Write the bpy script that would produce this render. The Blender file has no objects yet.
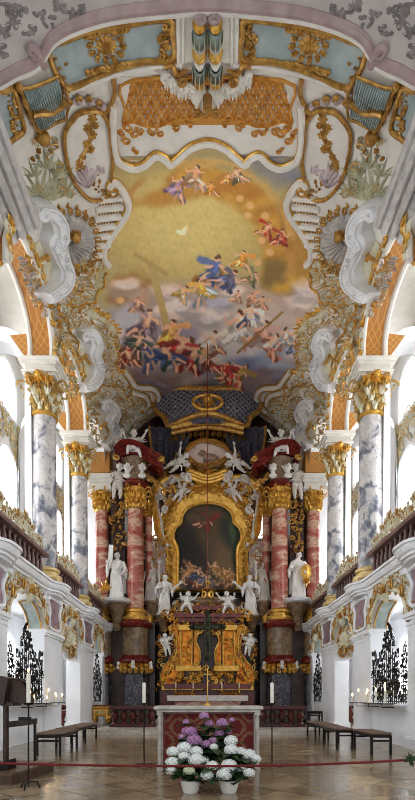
import bpy, math, random
import numpy as np
from mathutils import Vector, Matrix
random.seed(7)
R = random.Random(11)
PI = math.pi
sc = bpy.context.scene
COL = sc.collection
F, CX, HY, EYE = 500.0, 207.5, 697.0, 1.15      # focal length (px), principal column, horizon row, eye height

# ------------------------------------------------------------------ node materials
def srgb(c):
    return tuple(((x/255)/12.92 if x/255 <= .04045 else ((x/255+.055)/1.055)**2.4) for x in c) + (1,)

def base_mat(name, rough=.6, metal=0.0, spec=.5):
    m = bpy.data.materials.new(name); m.use_nodes = True
    n = m.node_tree.nodes; b = n['Principled BSDF']
    b.inputs['Roughness'].default_value = rough
    b.inputs['Metallic'].default_value = metal
    b.inputs['Specular IOR Level'].default_value = spec
    return m, n, m.node_tree.links, b

def noise_mat(name, c1, c2, scale=4, rough=.6, metal=0.0, bump=0.0, bscale=None, stops=(.35, .65), detail=4, dist=0.0, spec=.5):
    m, n, l, b = base_mat(name, rough, metal, spec)
    tc = n.new('ShaderNodeTexCoord')
    t = n.new('ShaderNodeTexNoise'); t.inputs['Scale'].default_value = scale
    t.inputs['Detail'].default_value = detail; t.inputs['Distortion'].default_value = dist
    l.new(tc.outputs['Object'], t.inputs['Vector'])
    r = n.new('ShaderNodeValToRGB')
    r.color_ramp.elements[0].position, r.color_ramp.elements[1].position = stops
    r.color_ramp.elements[0].color = srgb(c1); r.color_ramp.elements[1].color = srgb(c2)
    l.new(t.outputs['Fac'], r.inputs['Fac']); l.new(r.outputs['Color'], b.inputs['Base Color'])
    if bump:
        t2 = n.new('ShaderNodeTexNoise'); t2.inputs['Scale'].default_value = bscale or scale*4
        l.new(tc.outputs['Object'], t2.inputs['Vector'])
        bp = n.new('ShaderNodeBump'); bp.inputs['Strength'].default_value = bump; bp.inputs['Distance'].default_value = .03
        l.new(t2.outputs['Fac'], bp.inputs['Height']); l.new(bp.outputs['Normal'], b.inputs['Normal'])
    return m

def ramp_mat(name, stops, scale=2.0, rough=.25, dist=1.5, detail=6, stretch=(1, 1, 1), vein=None):
    m, n, l, b = base_mat(name, rough)
    tc = n.new('ShaderNodeTexCoord'); mp = n.new('ShaderNodeMapping')
    mp.inputs['Scale'].default_value = stretch
    l.new(tc.outputs['Object'], mp.inputs['Vector'])
    t = n.new('ShaderNodeTexNoise'); t.inputs['Scale'].default_value = scale
    t.inputs['Detail'].default_value = detail; t.inputs['Distortion'].default_value = dist; t.inputs['Roughness'].default_value = .62
    l.new(mp.outputs['Vector'], t.inputs['Vector'])
    r = n.new('ShaderNodeValToRGB'); cr = r.color_ramp
    while len(cr.elements) < len(stops): cr.elements.new(.5)
    for e, (p, c) in zip(cr.elements, stops): e.position = p; e.color = srgb(c)
    l.new(t.outputs['Fac'], r.inputs['Fac'])
    out = r.outputs['Color']
    if vein:
        w = n.new('ShaderNodeTexVoronoi'); w.feature = 'DISTANCE_TO_EDGE'; w.inputs['Scale'].default_value = vein[0]
        nz = n.new('ShaderNodeTexNoise'); nz.inputs['Scale'].default_value = vein[0]*1.3
        l.new(mp.outputs['Vector'], nz.inputs['Vector'])
        ad = n.new('ShaderNodeVectorMath'); ad.operation = 'ADD'
        l.new(mp.outputs['Vector'], ad.inputs[0]); l.new(nz.outputs['Color'], ad.inputs[1])
        l.new(ad.outputs[0], w.inputs['Vector'])
        r2 = n.new('ShaderNodeValToRGB'); r2.color_ramp.elements[0].position = 0.0; r2.color_ramp.elements[1].position = vein[1]
        r2.color_ramp.elements[0].color = (1, 1, 1, 1); r2.color_ramp.elements[1].color = (0, 0, 0, 1)
        l.new(w.outputs['Distance'], r2.inputs['Fac'])
        mx = n.new('ShaderNodeMixRGB'); mx.inputs['Color2'].default_value = srgb(vein[2])
        l.new(r2.outputs['Color'], mx.inputs['Fac']); l.new(out, mx.inputs['Color1']); out = mx.outputs['Color']
    l.new(out, b.inputs['Base Color'])
    return m

def attr_mat(name, rough=.8):
    m, n, l, b = base_mat(name, rough)
    a = n.new('ShaderNodeVertexColor'); a.layer_name = 'Col'
    t = n.new('ShaderNodeTexNoise'); t.inputs['Scale'].default_value = 9; t.inputs['Detail'].default_value = 5
    tc = n.new('ShaderNodeTexCoord'); l.new(tc.outputs['Object'], t.inputs['Vector'])
    mr = n.new('ShaderNodeMapRange'); mr.inputs['To Min'].default_value = .9; mr.inputs['To Max'].default_value = 1.1
    l.new(t.outputs['Fac'], mr.inputs['Value'])
    mx = n.new('ShaderNodeVectorMath'); mx.operation = 'SCALE'
    l.new(a.outputs['Color'], mx.inputs[0]); l.new(mr.outputs['Result'], mx.inputs['Scale'])
    l.new(mx.outputs[0], b.inputs['Base Color'])
    return m

def emit_mat(name, col, strength):
    m = bpy.data.materials.new(name); m.use_nodes = True
    n = m.node_tree.nodes; l = m.node_tree.links
    n.remove(n['Principled BSDF'])
    e = n.new('ShaderNodeEmission'); e.inputs['Color'].default_value = col; e.inputs['Strength'].default_value = strength
    l.new(e.outputs[0], n['Material Output'].inputs['Surface'])
    return m

def lattice_mat(name, ca, cb, scale, rough=.45, metal=.3):
    """diamond diaper pattern in the object's own space (waves along two diagonals)"""
    m, n, l, b = base_mat(name, rough, metal)
    tc = n.new('ShaderNodeTexCoord')
    fac = None
    for d in ((1, .75, 1), (-1, .75, 1)):
        dt = n.new('ShaderNodeVectorMath'); dt.operation = 'DOT_PRODUCT'; dt.inputs[1].default_value = d
        l.new(tc.outputs['Object'], dt.inputs[0])
        mu = n.new('ShaderNodeMath'); mu.operation = 'MULTIPLY'; mu.inputs[1].default_value = scale
        l.new(dt.outputs['Value'], mu.inputs[0])
        s = n.new('ShaderNodeMath'); s.operation = 'SINE'; l.new(mu.outputs[0], s.inputs[0])
        a = n.new('ShaderNodeMath'); a.operation = 'ABSOLUTE'; l.new(s.outputs[0], a.inputs[0])
        if fac is None: fac = a
        else:
            mn = n.new('ShaderNodeMath'); mn.operation = 'MINIMUM'
            l.new(fac.outputs[0], mn.inputs[0]); l.new(a.outputs[0], mn.inputs[1]); fac = mn
    r = n.new('ShaderNodeValToRGB'); r.color_ramp.elements[0].position = .2; r.color_ramp.elements[1].position = .45
    r.color_ramp.elements[0].color = srgb(ca); r.color_ramp.elements[1].color = srgb(cb)
    l.new(fac.outputs[0], r.inputs['Fac']); l.new(r.outputs['Color'], b.inputs['Base Color'])
    return m

M = {}
M['stucco'] = noise_mat('white_stucco', (222, 218, 208), (234, 230, 221), 3, .75)
M['plaster'] = noise_mat('white_plaster', (228, 230, 233), (238, 240, 242), 1.5, .7)
M['ivory'] = noise_mat('ivory_stucco', (200, 194, 164), (222, 216, 192), 5, .75)
M['green_stucco'] = noise_mat('pale_green_stucco', (164, 164, 130), (198, 195, 166), 6, .75)
M['grey_stucco'] = noise_mat('grey_stucco', (176, 172, 170), (205, 201, 196), 5, .75)
M['navegrey'] = noise_mat('nave_vault_paint', (178, 170, 166), (196, 188, 182), 2, .85)
M['greyleaf'] = noise_mat('grey_painted_leaf', (112, 106, 104), (145, 138, 136), 8, .8)
M['pink'] = noise_mat('pink_stucco', (156, 132, 132), (176, 154, 150), 4, .7)
M['lilac'] = noise_mat('lilac_stucco', (186, 168, 172), (215, 202, 200), 7, .7)
M['gold'] = noise_mat('gilding', (196, 142, 50), (234, 188, 92), 7, .33, .6)
M['oldgold'] = noise_mat('dull_gilding', (156, 110, 48), (206, 160, 80), 7, .38, .5)
M['redgold'] = noise_mat('warm_gilding', (160, 76, 16), (218, 142, 42), 5, .27, .75)
M['palegold'] = noise_mat('pale_gilding', (196, 164, 96), (226, 204, 150), 7, .45, .25)
M['capgold'] = noise_mat('worn_gilding', (160, 122, 58), (212, 180, 112), 9, .4, .4)
M['diaper'] = lattice_mat('orange_diaper', (198, 146, 72), (180, 118, 52), 17, .5, .2)
M['trellis_paint'] = noise_mat('orange_gold_paint', (190, 122, 40), (222, 164, 72), 6, .45, .25)
M['bluepanel'] = noise_mat('pale_blue_ground', (150, 164, 164), (174, 186, 184), 3, .7)
M['bluegreen'] = noise_mat('blue_green_ground', (138, 152, 150), (166, 178, 174), 4, .7)
M['greymarble'] = ramp_mat('grey_scagliola', [(.35, (80, 84, 96)), (.44, (128, 130, 138)), (.50, (190, 186, 184)), (.62, (212, 206, 200)), (.76, (186, 174, 168))], 2.4, .25, .6, 10, (1, 1, .85), (3.4, .03, (138, 134, 142)))
M['redmarble'] = ramp_mat('red_scagliola', [(.28, (132, 42, 36)), (.42, (160, 66, 54)), (.50, (180, 104, 86)), (.56, (212, 184, 156)), (.61, (188, 118, 98)), (.70, (150, 54, 46))], 1.0, .25, .5, 9, (.6, .6, 1.7), (4.5, .03, (206, 158, 140)))
M['redsmall'] = ramp_mat('dark_red_marble', [(.3, (62, 14, 10)), (.5, (112, 28, 22)), (.7, (140, 56, 44))], 4, .25, 1.0)
M['railred'] = ramp_mat('rail_red_marble', [(.3, (36, 10, 9)), (.5, (66, 18, 15)), (.7, (98, 40, 34))], 5, .3, 1.0)
M['purplemarble'] = ramp_mat('purple_scagliola', [(.3, (112, 84, 92)), (.5, (150, 122, 130)), (.7, (178, 152, 156))], 4, .3, 1.2)
M['tanmarble'] = ramp_mat('tan_marble', [(.3, (84, 64, 46)), (.5, (128, 104, 78)), (.7, (160, 138, 108))], 3, .25, 1.5)
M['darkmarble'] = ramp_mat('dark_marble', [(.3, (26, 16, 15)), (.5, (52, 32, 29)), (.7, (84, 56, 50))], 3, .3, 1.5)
M['bluemarble'] = ramp_mat('blue_grey_marble', [(.3, (36, 36, 44)), (.5, (70, 70, 80)), (.72, (140, 136, 140))], 5, .25, 1.5)
M['statue'] = noise_mat('white_statue_stucco', (226, 224, 220), (240, 238, 234), 6, .5)
M['greystatue'] = noise_mat('grey_white_stucco_figure', (196, 188, 180), (220, 214, 206), 6, .55)
M['rail'] = ramp_mat('brown_pink_rail', [(.3, (98, 72, 66)), (.6, (134, 104, 96))], 4, .35, 1.0)
M['iron'] = noise_mat('black_iron', (14, 13, 13), (34, 30, 28), 9, .4, .6)
M['wood'] = noise_mat('dark_wood', (32, 19, 13), (60, 38, 26), 6, .45, dist=2)
M['seat'] = noise_mat('brown_cushion', (96, 76, 62), (120, 98, 82), 20, .8)
M['redwood'] = noise_mat('red_brown_wood', (74, 22, 14), (120, 44, 26), 5, .35, dist=2)
M['riser'] = noise_mat('platform_riser', (58, 38, 28), (92, 62, 44), 6, .4, dist=2)
M['platform'] = noise_mat('parquet_wood', (78, 56, 42), (112, 84, 64), 8, .4, dist=3)
M['silver'] = noise_mat('silvered_stone', (168, 160, 150), (200, 194, 186), 8, .35, .2)
M['rope'] = noise_mat('red_rope', (88, 14, 18), (126, 26, 30), 60, .8)
M['wax'] = noise_mat('candle_wax', (232, 226, 208), (244, 240, 228), 8, .4)
M['leaf'] = noise_mat('dark_green_leaf', (24, 48, 20), (52, 84, 38), 9, .5)
M['petalw'] = noise_mat('white_petals', (226, 230, 224), (246, 248, 246), 40, .7)
M['petalg'] = noise_mat('cream_green_petals', (206, 214, 176), (232, 234, 208), 40, .7)
M['petalp'] = noise_mat('purple_petals', (160, 108, 156), (206, 160, 200), 40, .7)
M['potw'] = noise_mat('white_ceramic', (232, 230, 222), (240, 238, 232), 5, .25)
M['potb'] = noise_mat('brown_pot', (74, 34, 30), (98, 50, 42), 5, .4)
M['cloth'] = noise_mat('white_linen', (214, 206, 204), (232, 226, 222), 12, .85)
M['drape'] = noise_mat('blue_grey_drapery', (44, 46, 60), (92, 92, 108), 9, .7, dist=1)
M['flame'] = emit_mat('candle_flame', (1, .62, .22, 1), 14)
M['pane'] = emit_mat('daylit_pane', (.95, .97, 1, 1), 4.4)

def damask():
    m, n, l, b = base_mat('red_damask', .8)
    tc = n.new('ShaderNodeTexCoord'); mp = n.new('ShaderNodeMapping'); mp.inputs['Scale'].default_value = (1, 0, 1)
    l.new(tc.outputs['Object'], mp.inputs['Vector'])
    fac = None
    for d, k in (((1, 0, 1.0), 7.0), ((1, 0, -1.0), 7.0)):
        dt = n.new('ShaderNodeVectorMath'); dt.operation = 'DOT_PRODUCT'; dt.inputs[1].default_value = d
        l.new(mp.outputs['Vector'], dt.inputs[0])
        mu = n.new('ShaderNodeMath'); mu.operation = 'MULTIPLY'; mu.inputs[1].default_value = k; l.new(dt.outputs['Value'], mu.inputs[0])
        s = n.new('ShaderNodeMath'); s.operation = 'SINE'; l.new(mu.outputs[0], s.inputs[0])
        a = n.new('ShaderNodeMath'); a.operation = 'ABSOLUTE'; l.new(s.outputs[0], a.inputs[0])
        if fac is None: fac = a
        else:
            mn = n.new('ShaderNodeMath'); mn.operation = 'MULTIPLY'; l.new(fac.outputs[0], mn.inputs[0]); l.new(a.outputs[0], mn.inputs[1]); fac = mn
    t = n.new('ShaderNodeTexNoise'); t.inputs['Scale'].default_value = 16; t.inputs['Detail'].default_value = 3; t.inputs['Distortion'].default_value = 2
    l.new(mp.outputs['Vector'], t.inputs['Vector'])
    ad = n.new('ShaderNodeMath'); ad.operation = 'MULTIPLY_ADD'; ad.inputs[1].default_value = .9; l.new(t.outputs['Fac'], ad.inputs[0]); l.new(fac.outputs[0], ad.inputs[2])
    r = n.new('ShaderNodeValToRGB'); cr = r.color_ramp; cr.elements.new(.5); cr.elements.new(.5)
    for e, (p, c) in zip(cr.elements, [(.55, (112, 14, 22)), (.66, (122, 84, 56)), (.95, (132, 96, 66)), (1.0, (104, 16, 22))]): e.position = p; e.color = srgb(c)
    l.new(ad.outputs[0], r.inputs['Fac']); l.new(r.outputs['Color'], b.inputs['Base Color'])
    return m
M['damask'] = damask()

def floor_mat():
    m, n, l, b = base_mat('diagonal_marble_paving', .16, 0, .6)
    tc = n.new('ShaderNodeTexCoord'); mp = n.new('ShaderNodeMapping'); mp.inputs['Rotation'].default_value = (0, 0, PI/4)
    l.new(tc.outputs['Object'], mp.inputs['Vector'])
    br = n.new('ShaderNodeTexBrick'); br.offset = 0.0; br.inputs['Scale'].default_value = 1.0
    br.inputs['Brick Width'].default_value = .62; br.inputs['Row Height'].default_value = .62; br.inputs['Mortar Size'].default_value = .014
    br.inputs['Color1'].default_value = srgb((172, 148, 116)); br.inputs['Color2'].default_value = srgb((124, 104, 80)); br.inputs['Mortar'].default_value = srgb((64, 54, 44))
    l.new(mp.outputs['Vector'], br.inputs['Vector'])
    t = n.new('ShaderNodeTexNoise'); t.inputs['Scale'].default_value = 2.2; t.inputs['Detail'].default_value = 8; t.inputs['Distortion'].default_value = .4
    l.new(tc.outputs['Object'], t.inputs['Vector'])
    r = n.new('ShaderNodeValToRGB'); r.color_ramp.elements[0].position = .35; r.color_ramp.elements[1].position = .68
    r.color_ramp.elements[0].color = srgb((92, 78, 60)); r.color_ramp.elements[1].color = srgb((184, 164, 132))
    l.new(t.outputs['Fac'], r.inputs['Fac'])
    mx = n.new('ShaderNodeMixRGB'); mx.inputs['Fac'].default_value = .35
    l.new(br.outputs['Color'], mx.inputs['Color1']); l.new(r.outputs['Color'], mx.inputs['Color2']); l.new(mx.outputs['Color'], b.inputs['Base Color'])
    mr = n.new('ShaderNodeMapRange'); mr.inputs['To Min'].default_value = .08; mr.inputs['To Max'].default_value = .3
    l.new(t.outputs['Fac'], mr.inputs['Value']); l.new(mr.outputs['Result'], b.inputs['Roughness'])
    return m
M['floor'] = floor_mat()
M['fresco'] = attr_mat('fresco_paint', .85)
M['oil'] = attr_mat('oil_paint', .75)

# ------------------------------------------------------------------ mesh builder
class MB:
    def __init__(s): s.v = []; s.f = []
    def add(s, vs, fs):
        o = len(s.v); s.v.extend([tuple(p) for p in vs]); s.f.extend([tuple(i+o for i in f) for f in fs]); return s
    def box(s, x0, x1, y0, y1, z0, z1, bev=0.0):
        if bev <= 0:
            vs = [(x, y, z) for z in (z0, z1) for y in (y0, y1) for x in (x0, x1)]
            return s.add(vs, [(0, 2, 3, 1), (4, 5, 7, 6), (0, 1, 5, 4), (1, 3, 7, 5), (3, 2, 6, 7), (2, 0, 4, 6)])
        b = bev
        def ring(z, d): return [(x0+d, y0+d, z), (x1-d, y0+d, z), (x1-d, y1-d, z), (x0+d, y1-d, z)]
        vs = ring(z0, b)+ring(z0+b, 0)+ring(z1-b, 0)+ring(z1, b)
        fs = [(3, 2, 1, 0), (12, 13, 14, 15)]
        for k in range(3):
            for i in range(4): fs.append((k*4+i, k*4+(i+1) % 4, k*4+4+(i+1) % 4, k*4+4+i))
        return s.add(vs, fs)
    def lathe(s, prof, c=(0, 0, 0), seg=24, sx=1, sy=1, fold=None):
        vs = []; fs = []
        for k, (r, z) in enumerate(prof):
            for i in range(seg):
                a = 2*PI*i/seg; rr = r*(fold(a, z) if fold else 1)
                vs.append((c[0]+rr*math.cos(a)*sx, c[1]+rr*math.sin(a)*sy, c[2]+z))
        n = len(prof)
        for k in range(n-1):
            for i in range(seg):
                j = (i+1) % seg; fs.append((k*seg+i, k*seg+j, (k+1)*seg+j, (k+1)*seg+i))
        fs.append(tuple(reversed(range(seg)))); fs.append(tuple(range((n-1)*seg, n*seg)))
        return s.add(vs, fs)
    def tube(s, pts, rad, seg=6, closed=False, flat=1.0):
        pts = [Vector(p) for p in pts]; n = len(pts)
        if n < 2: return s
        rs = rad if isinstance(rad, (list, tuple)) else [rad]*n
        vs = []; prev = None
        for i, p in enumerate(pts):
            a = pts[i-1] if i > 0 else (pts[-1] if closed else pts[0]); b = pts[i+1] if i < n-1 else (pts[0] if closed else pts[-1])
            t = (b-a)
            if t.length < 1e-9: t = Vector((0, 0, 1))
            t.normalize()
            if prev is None:
                up = Vector((0, 0, 1)) if abs(t.z) < .9 else Vector((0, 1, 0))
                nn = t.cross(up).normalized()
            else:
                nn = (prev - t*prev.dot(t))
                nn = nn.normalized() if nn.length > 1e-6 else t.orthogonal().normalized()
            prev = nn; bb = t.cross(nn)
            for k in range(seg):
                an = 2*PI*k/seg
                vs.append(p + nn*(math.cos(an)*rs[i]) + bb*(math.sin(an)*rs[i]*flat))
        fs = []
        m = n if closed else n-1
        for i in range(m):
            j = (i+1) % n
            for k in range(seg):
                q = (k+1) % seg; fs.append((i*seg+k, i*seg+q, j*seg+q, j*seg+k))
        if not closed:
            fs.append(tuple(reversed(range(seg)))); fs.append(tuple(range((n-1)*seg, n*seg)))
        return s.add(vs, fs)
    def ell(s, c, r, seg=10, rings=7):
        vs = [(c[0], c[1], c[2]-r[2])]; fs = []
        for k in range(1, rings):
            a = -PI/2+PI*k/rings
            for i in range(seg):
                b = 2*PI*i/seg
                vs.append((c[0]+r[0]*math.cos(a)*math.cos(b), c[1]+r[1]*math.cos(a)*math.sin(b), c[2]+r[2]*math.sin(a)))
        vs.append((c[0], c[1], c[2]+r[2])); L = len(vs)-1
        for i in range(seg):
            j = (i+1) % seg
            fs.append((0, 1+j, 1+i)); fs.append((L, L-seg+i, L-seg+j))
            for k in range(rings-2): fs.append((1+k*seg+i, 1+k*seg+j, 1+(k+1)*seg+j, 1+(k+1)*seg+i))
        return s.add(vs, fs)
    def grid(s, rows, close=False):
        ny = len(rows); nx = len(rows[0]); vs = [p for r in rows for p in r]
        fs = [(j*nx+i, j*nx+i+1, (j+1)*nx+i+1, (j+1)*nx+i) for j in range(ny-1) for i in range(nx-1)]
        return s.add(vs, fs)
    def extrude_y(s, prof, y0, y1):
        """closed (x,z) profile swept along Y"""
        n = len(prof); vs = [(x, y0, z) for x, z in prof]+[(x, y1, z) for x, z in prof]
        fs = [(i, (i+1) % n, n+(i+1) % n, n+i) for i in range(n)]+[tuple(reversed(range(n))), tuple(range(n, 2*n))]
        return s.add(vs, fs)
    def prism(s, poly, fn, h0, h1):
        n = len(poly); vs = [fn(u, v, h0) for u, v in poly]+[fn(u, v, h1) for u, v in poly]
        fs = [(i, (i+1) % n, n+(i+1) % n, n+i) for i in range(n)]+[tuple(reversed(range(n))), tuple(range(n, 2*n))]
        return s.add(vs, fs)
    def ring(s, inner, outer, fn, h0, h1, hin=None):
        """band between two outlines of equal length"""
        n = len(inner); hin = h1 if hin is None else hin
        vs = [fn(u, v, h0) for u, v in inner]+[fn(u, v, hin) for u, v in inner]
        mid = [((a[0]+b[0])/2, (a[1]+b[1])/2) for a, b in zip(inner, outer)]
        vs += [fn(u, v, h1) for u, v in mid]+[fn(u, v, hin) for u, v in outer]+[fn(u, v, h0) for u, v in outer]
        fs = []
        for k in range(4):
            for i in range(n):
                j = (i+1) % n; fs.append((k*n+i, k*n+j, (k+1)*n+j, (k+1)*n+i))
        return s.add(vs, fs)
    def xform(s, mat):
        s.v = [tuple(mat @ Vector(p)) for p in s.v]; return s
    def build(s, name, mat, parent=None, smooth=True, kind=None):
        me = bpy.data.meshes.new(name); me.from_pydata(s.v, [], s.f)
        me.validate()
        if mat: me.materials.append(mat)
        if smooth:
            me.polygons.foreach_set('use_smooth', [True]*len(me.polygons))
            try: me.set_sharp_from_angle(angle=math.radians(38))
            except Exception: pass
        o = bpy.data.objects.new(name, me); COL.objects.link(o)
        if parent: o.parent = parent; o.matrix_parent_inverse = parent.matrix_basis.inverted()
        if kind: o['kind'] = kind
        return o

def tag(o, label, cat, group=None):
    o['label'] = label; o['category'] = cat; o['kind'] = 'thing'
    if group: o['group'] = group
    return o
def thing(name, label, cat, loc=(0, 0, 0), group=None):
    o = bpy.data.objects.new(name, None); COL.objects.link(o); o.location = loc; o.empty_display_size = .1
    return tag(o, label, cat, group)
def struct(name, mb, mat, smooth=True):
    o = mb.build(name, mat, None, smooth); o['kind'] = 'structure'; return o
def copy_tree(root, delta, label, group=None, mirror=False, scale=1.0):
    """copy of a thing and its children, moved by delta (parts share their mesh data)"""
    r = root.copy(); COL.objects.link(r)
    r.location = Vector(root.location)+Vector(delta)
    if mirror: r.scale = (-root.scale[0], root.scale[1], root.scale[2])
    if scale != 1.0: r.scale = tuple(x*scale for x in r.scale)
    r['label'] = label
    if group: r['group'] = group
    for ch in list(root.children):
        c = ch.copy(); COL.objects.link(c); c.parent = r; c.matrix_parent_inverse = ch.matrix_parent_inverse.copy()
        for g in list(ch.children):
            d = g.copy(); COL.objects.link(d); d.parent = c; d.matrix_parent_inverse = g.matrix_parent_inverse.copy()
    return r

# ------------------------------------------------------------------ the vault's surface
W, H0, PW = 4.5, 10.0, 2.3
def Hc(Y):
    if Y < 9.6: return 12.2+.12*(Y-9.6)
    return 12.2+1.95*(1-math.exp(-(Y-9.6)/2.5))
def Hs(X, Y):
    q = min(1.0, abs(X)/W)
    return H0+(Hc(Y)-H0)*(1-q**PW)**(1/PW)
def vhit(px, py):
    a = (px-CX)/F; b = (HY-py)/F
    hi = 40.0 if abs(a) < 1e-6 else min(40.0, W/abs(a)); lo = 4.0
    if b*hi < H0 and abs(a) > 1e-6: return Vector((a*hi, hi, EYE+b*hi))      # on the wall plane under the springing
    for _ in range(26):
        m = (lo+hi)/2
        if b*m > Hs(a*m, m): hi = m
        else: lo = m
    return Vector((a*hi, hi, EYE+b*hi))
def vnorm(p):
    X, Y, H = p.x, p.y, p.z-EYE
    e = .02
    if H <= H0+.02: return Vector((-1 if X > 0 else 1, 0, 0))
    rise = Hc(Y)-H0; q = min(1, abs(X)/W)
    gx = PW/W*q**(PW-1)*(1 if X > 0 else -1); gz = PW/rise*max(0, (H-H0)/rise)**(PW-1)
    d = (Hc(Y+e)-Hc(Y-e))/(2*e); gy = -gz*(H-H0)/rise*d
    g = Vector((gx, gy, gz)); g.normalize()
    return -g
def VM(px, py, h=0.0):
    p = vhit(px, py); return p+vnorm(p)*h
def VMR(px, py, h=0.0):          # the same place on the other side of the choir
    p = VM(px, py, h); return Vector((-p.x, p.y, p.z))
def plane(Y0):
    k = Y0/F
    return lambda px, py, h=0.0: Vector(((px-CX)*k, Y0-h, EYE+(HY-py)*k))
def wall(s, A):                  # side wall: (Y, Z, h towards the nave)
    return lambda y, z, h=0.0: Vector((s*(A-h), y, z))
def mir(poly): return [(2*CX-x, y) for x, y in poly]
def spline(pts, n=6, closed=False):
    out = []; m = len(pts)
    for i in range(m if closed else m-1):
        g = (lambda k: pts[k % m]) if closed else (lambda k: pts[max(0, min(m-1, k))])
        p0, p1, p2, p3 = g(i-1), g(i), g(i+1), g(i+2)
        for k in range(n):
            t = k/n
            out.append(tuple(.5*((2*b)+(-a+c)*t+(2*a-5*b+4*c-d)*t*t+(-a+3*b-3*c+d)*t**3) for a, b, c, d in zip(p0, p1, p2, p3)))
    if not closed: out.append(tuple(pts[-1]))
    return out
def rowspan(poly, y):
    xs = []
    n = len(poly)
    for i in range(n):
        (x0, y0), (x1, y1) = poly[i], poly[(i+1) % n]
        if (y0 <= y < y1) or (y1 <= y < y0): xs.append(x0+(x1-x0)*(y-y0)/(y1-y0))
    return (min(xs), max(xs)) if len(xs) > 1 else None
def patch(mb, fn, poly, h, nx=12, ny=12, skirt=True):
    """slab following the surface fn inside a row-convex outline"""
    y0 = min(p[1] for p in poly)+1e-3; y1 = max(p[1] for p in poly)-1e-3
    rows = []; low = []
    for j in range(ny+1):
        sp = rowspan(poly, y0+(y1-y0)*j/ny)
        if not sp: continue
        xs = [sp[0]+(sp[1]-sp[0])*i/nx for i in range(nx+1)]; yy = y0+(y1-y0)*j/ny
        rows.append([fn(x, yy, h) for x in xs]); low.append([fn(x, yy, -.02) for x in xs])
    if len(rows) < 2: return mb
    mb.grid(rows)
    if skirt:
        mb.grid([rows[0], low[0]]); mb.grid([rows[-1], low[-1]])
        mb.grid([[r[0] for r in rows], [r[0] for r in low]]); mb.grid([[r[-1] for r in rows], [r[-1] for r in low]])
    return mb
def inside(poly, x, y):
    c = False; n = len(poly)
    for i in range(n):
        (x0, y0), (x1, y1) = poly[i], poly[(i+1) % n]
        if (y0 > y) != (y1 > y) and x < x0+(x1-x0)*(y-y0)/(y1-y0): c = not c
    return c

# ------------------------------------------------------------------ rocaille vocabulary (fn maps u,v,h to space)
def scroll2d(cx, cy, size, ang, flip=1, turns=1.1, n=20):
    """C-scroll: two volutes joined by an arc"""
    pts = []
    for k in range(n+1):
        t = -1+2*k/n; a = abs(t)
        th = 1.25*t*PI*(.55+.5*a*a*turns); r = .62*(1-.72*a**2.2)
        pts.append((math.cos(th)*r*.8, math.sin(th)*r*flip+.3*t*flip*(1-a)))
    c, s = math.cos(ang), math.sin(ang)
    return [(cx+size*(x*c-y*s), cy+size*(x*s+y*c)) for x, y in pts]
def s2d(cx, cy, size, ang, flip=1, n=18):
    pts = []
    for k in range(n+1):
        t = -1+2*k/n; a = abs(t)
        x = t*(1-.35*a*a); y = .42*math.sin(t*PI)*(1-.2*a)
        if a > .75: y -= (a-.75)*1.3*(1 if t > 0 else -1); x -= (a-.75)*.7*(1 if t > 0 else -1)
        pts.append((x*.8, y*flip))
    c, s = math.cos(ang), math.sin(ang)
    return [(cx+size*(x*c-y*s), cy+size*(x*s+y*c)) for x, y in pts]
def orn_line(mb, fn, pts, r, h=.02, seg=6, taper=False):
    n = len(pts)
    rs = [r*(.35+.65*math.sin(PI*min(1, max(0, i/(n-1)))))if taper else r for i in range(n)]
    mb.tube([fn(x, y, h) for x, y in pts], rs, seg)
def orn_leaf(mb, fn, x, y, ang, L, Wd, h=.06, bend=.3, lift=.02):
    rows = []
    for k in range(6):
        t = k/5; w = Wd*math.sin(PI*(.12+.88*t)**.8)*(1-.15*t) if k < 5 else 0.0
        a = ang+bend*t*t; cx = x+math.cos(ang+bend*t*.5)*L*t; cy = y+math.sin(ang+bend*t*.5)*L*t
        nx, ny = -math.sin(a), math.cos(a); hh = lift+h*math.sin(PI*min(1, t*1.1))
        rows.append([fn(cx-nx*w*.5, cy-ny*w*.5, lift*.3), fn(cx-nx*w*.25, cy-ny*w*.25, hh*.7), fn(cx, cy, hh), fn(cx+nx*w*.25, cy+ny*w*.25, hh*.7), fn(cx+nx*w*.5, cy+ny*w*.5, lift*.3)])
    mb.grid(rows)
def orn_spray(mb, fn, x, y, ang, L, n=5, spread=1.6, h=.06, rr=R):
    for k in range(n):
        a = ang+spread*(k/(n-1)-.5) if n > 1 else ang
        orn_leaf(mb, fn, x, y, a, L*(1-.35*abs(k/(max(1, n-1))-.5)*2)*rr.uniform(.85, 1.1), L*.32, h, (k/(max(1, n-1))-.5)*.9)
def orn_flower(mb, fn, x, y, r, h=.07, n=7, ph=0):
    for k in range(n): orn_leaf(mb, fn, x, y, ph+2*PI*k/n, r, r*.75, h*.8, .25)
    for k in range(n): orn_leaf(mb, fn, x, y, ph+2*PI*(k+.5)/n, r*.6, r*.5, h*1.3, .2, h*.4)
    c = fn(x, y, h*.9); mb.ell(c, (h*.7,)*3, 8, 5)
def orn_shell(mb, fn, x, y, ang, Rr, spread=2.4, n=9, h=.1, r0=.12):
    for k in range(n):
        a = ang+spread*(k/(n-1)-.5); L = Rr*(1-.18*abs(k/(n-1)-.5)*2)
        rows = []
        for j in range(7):
            t = r0+(1-r0)*j/6; w = L*spread/n*t*1.02*(1 if j < 6 else .55)
            cx, cy = x+math.cos(a)*L*t, y+math.sin(a)*L*t; nx, ny = -math.sin(a), math.cos(a)
            hh = h*(.35+.65*t)*(1 if j < 6 else .3)
            rows.append([fn(cx+nx*w*q, cy+ny*w*q, hh*(1-(q*2)**2*.8)+.01) for q in (-.5, -.25, 0, .25, .5)])
        mb.grid(rows)
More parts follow.
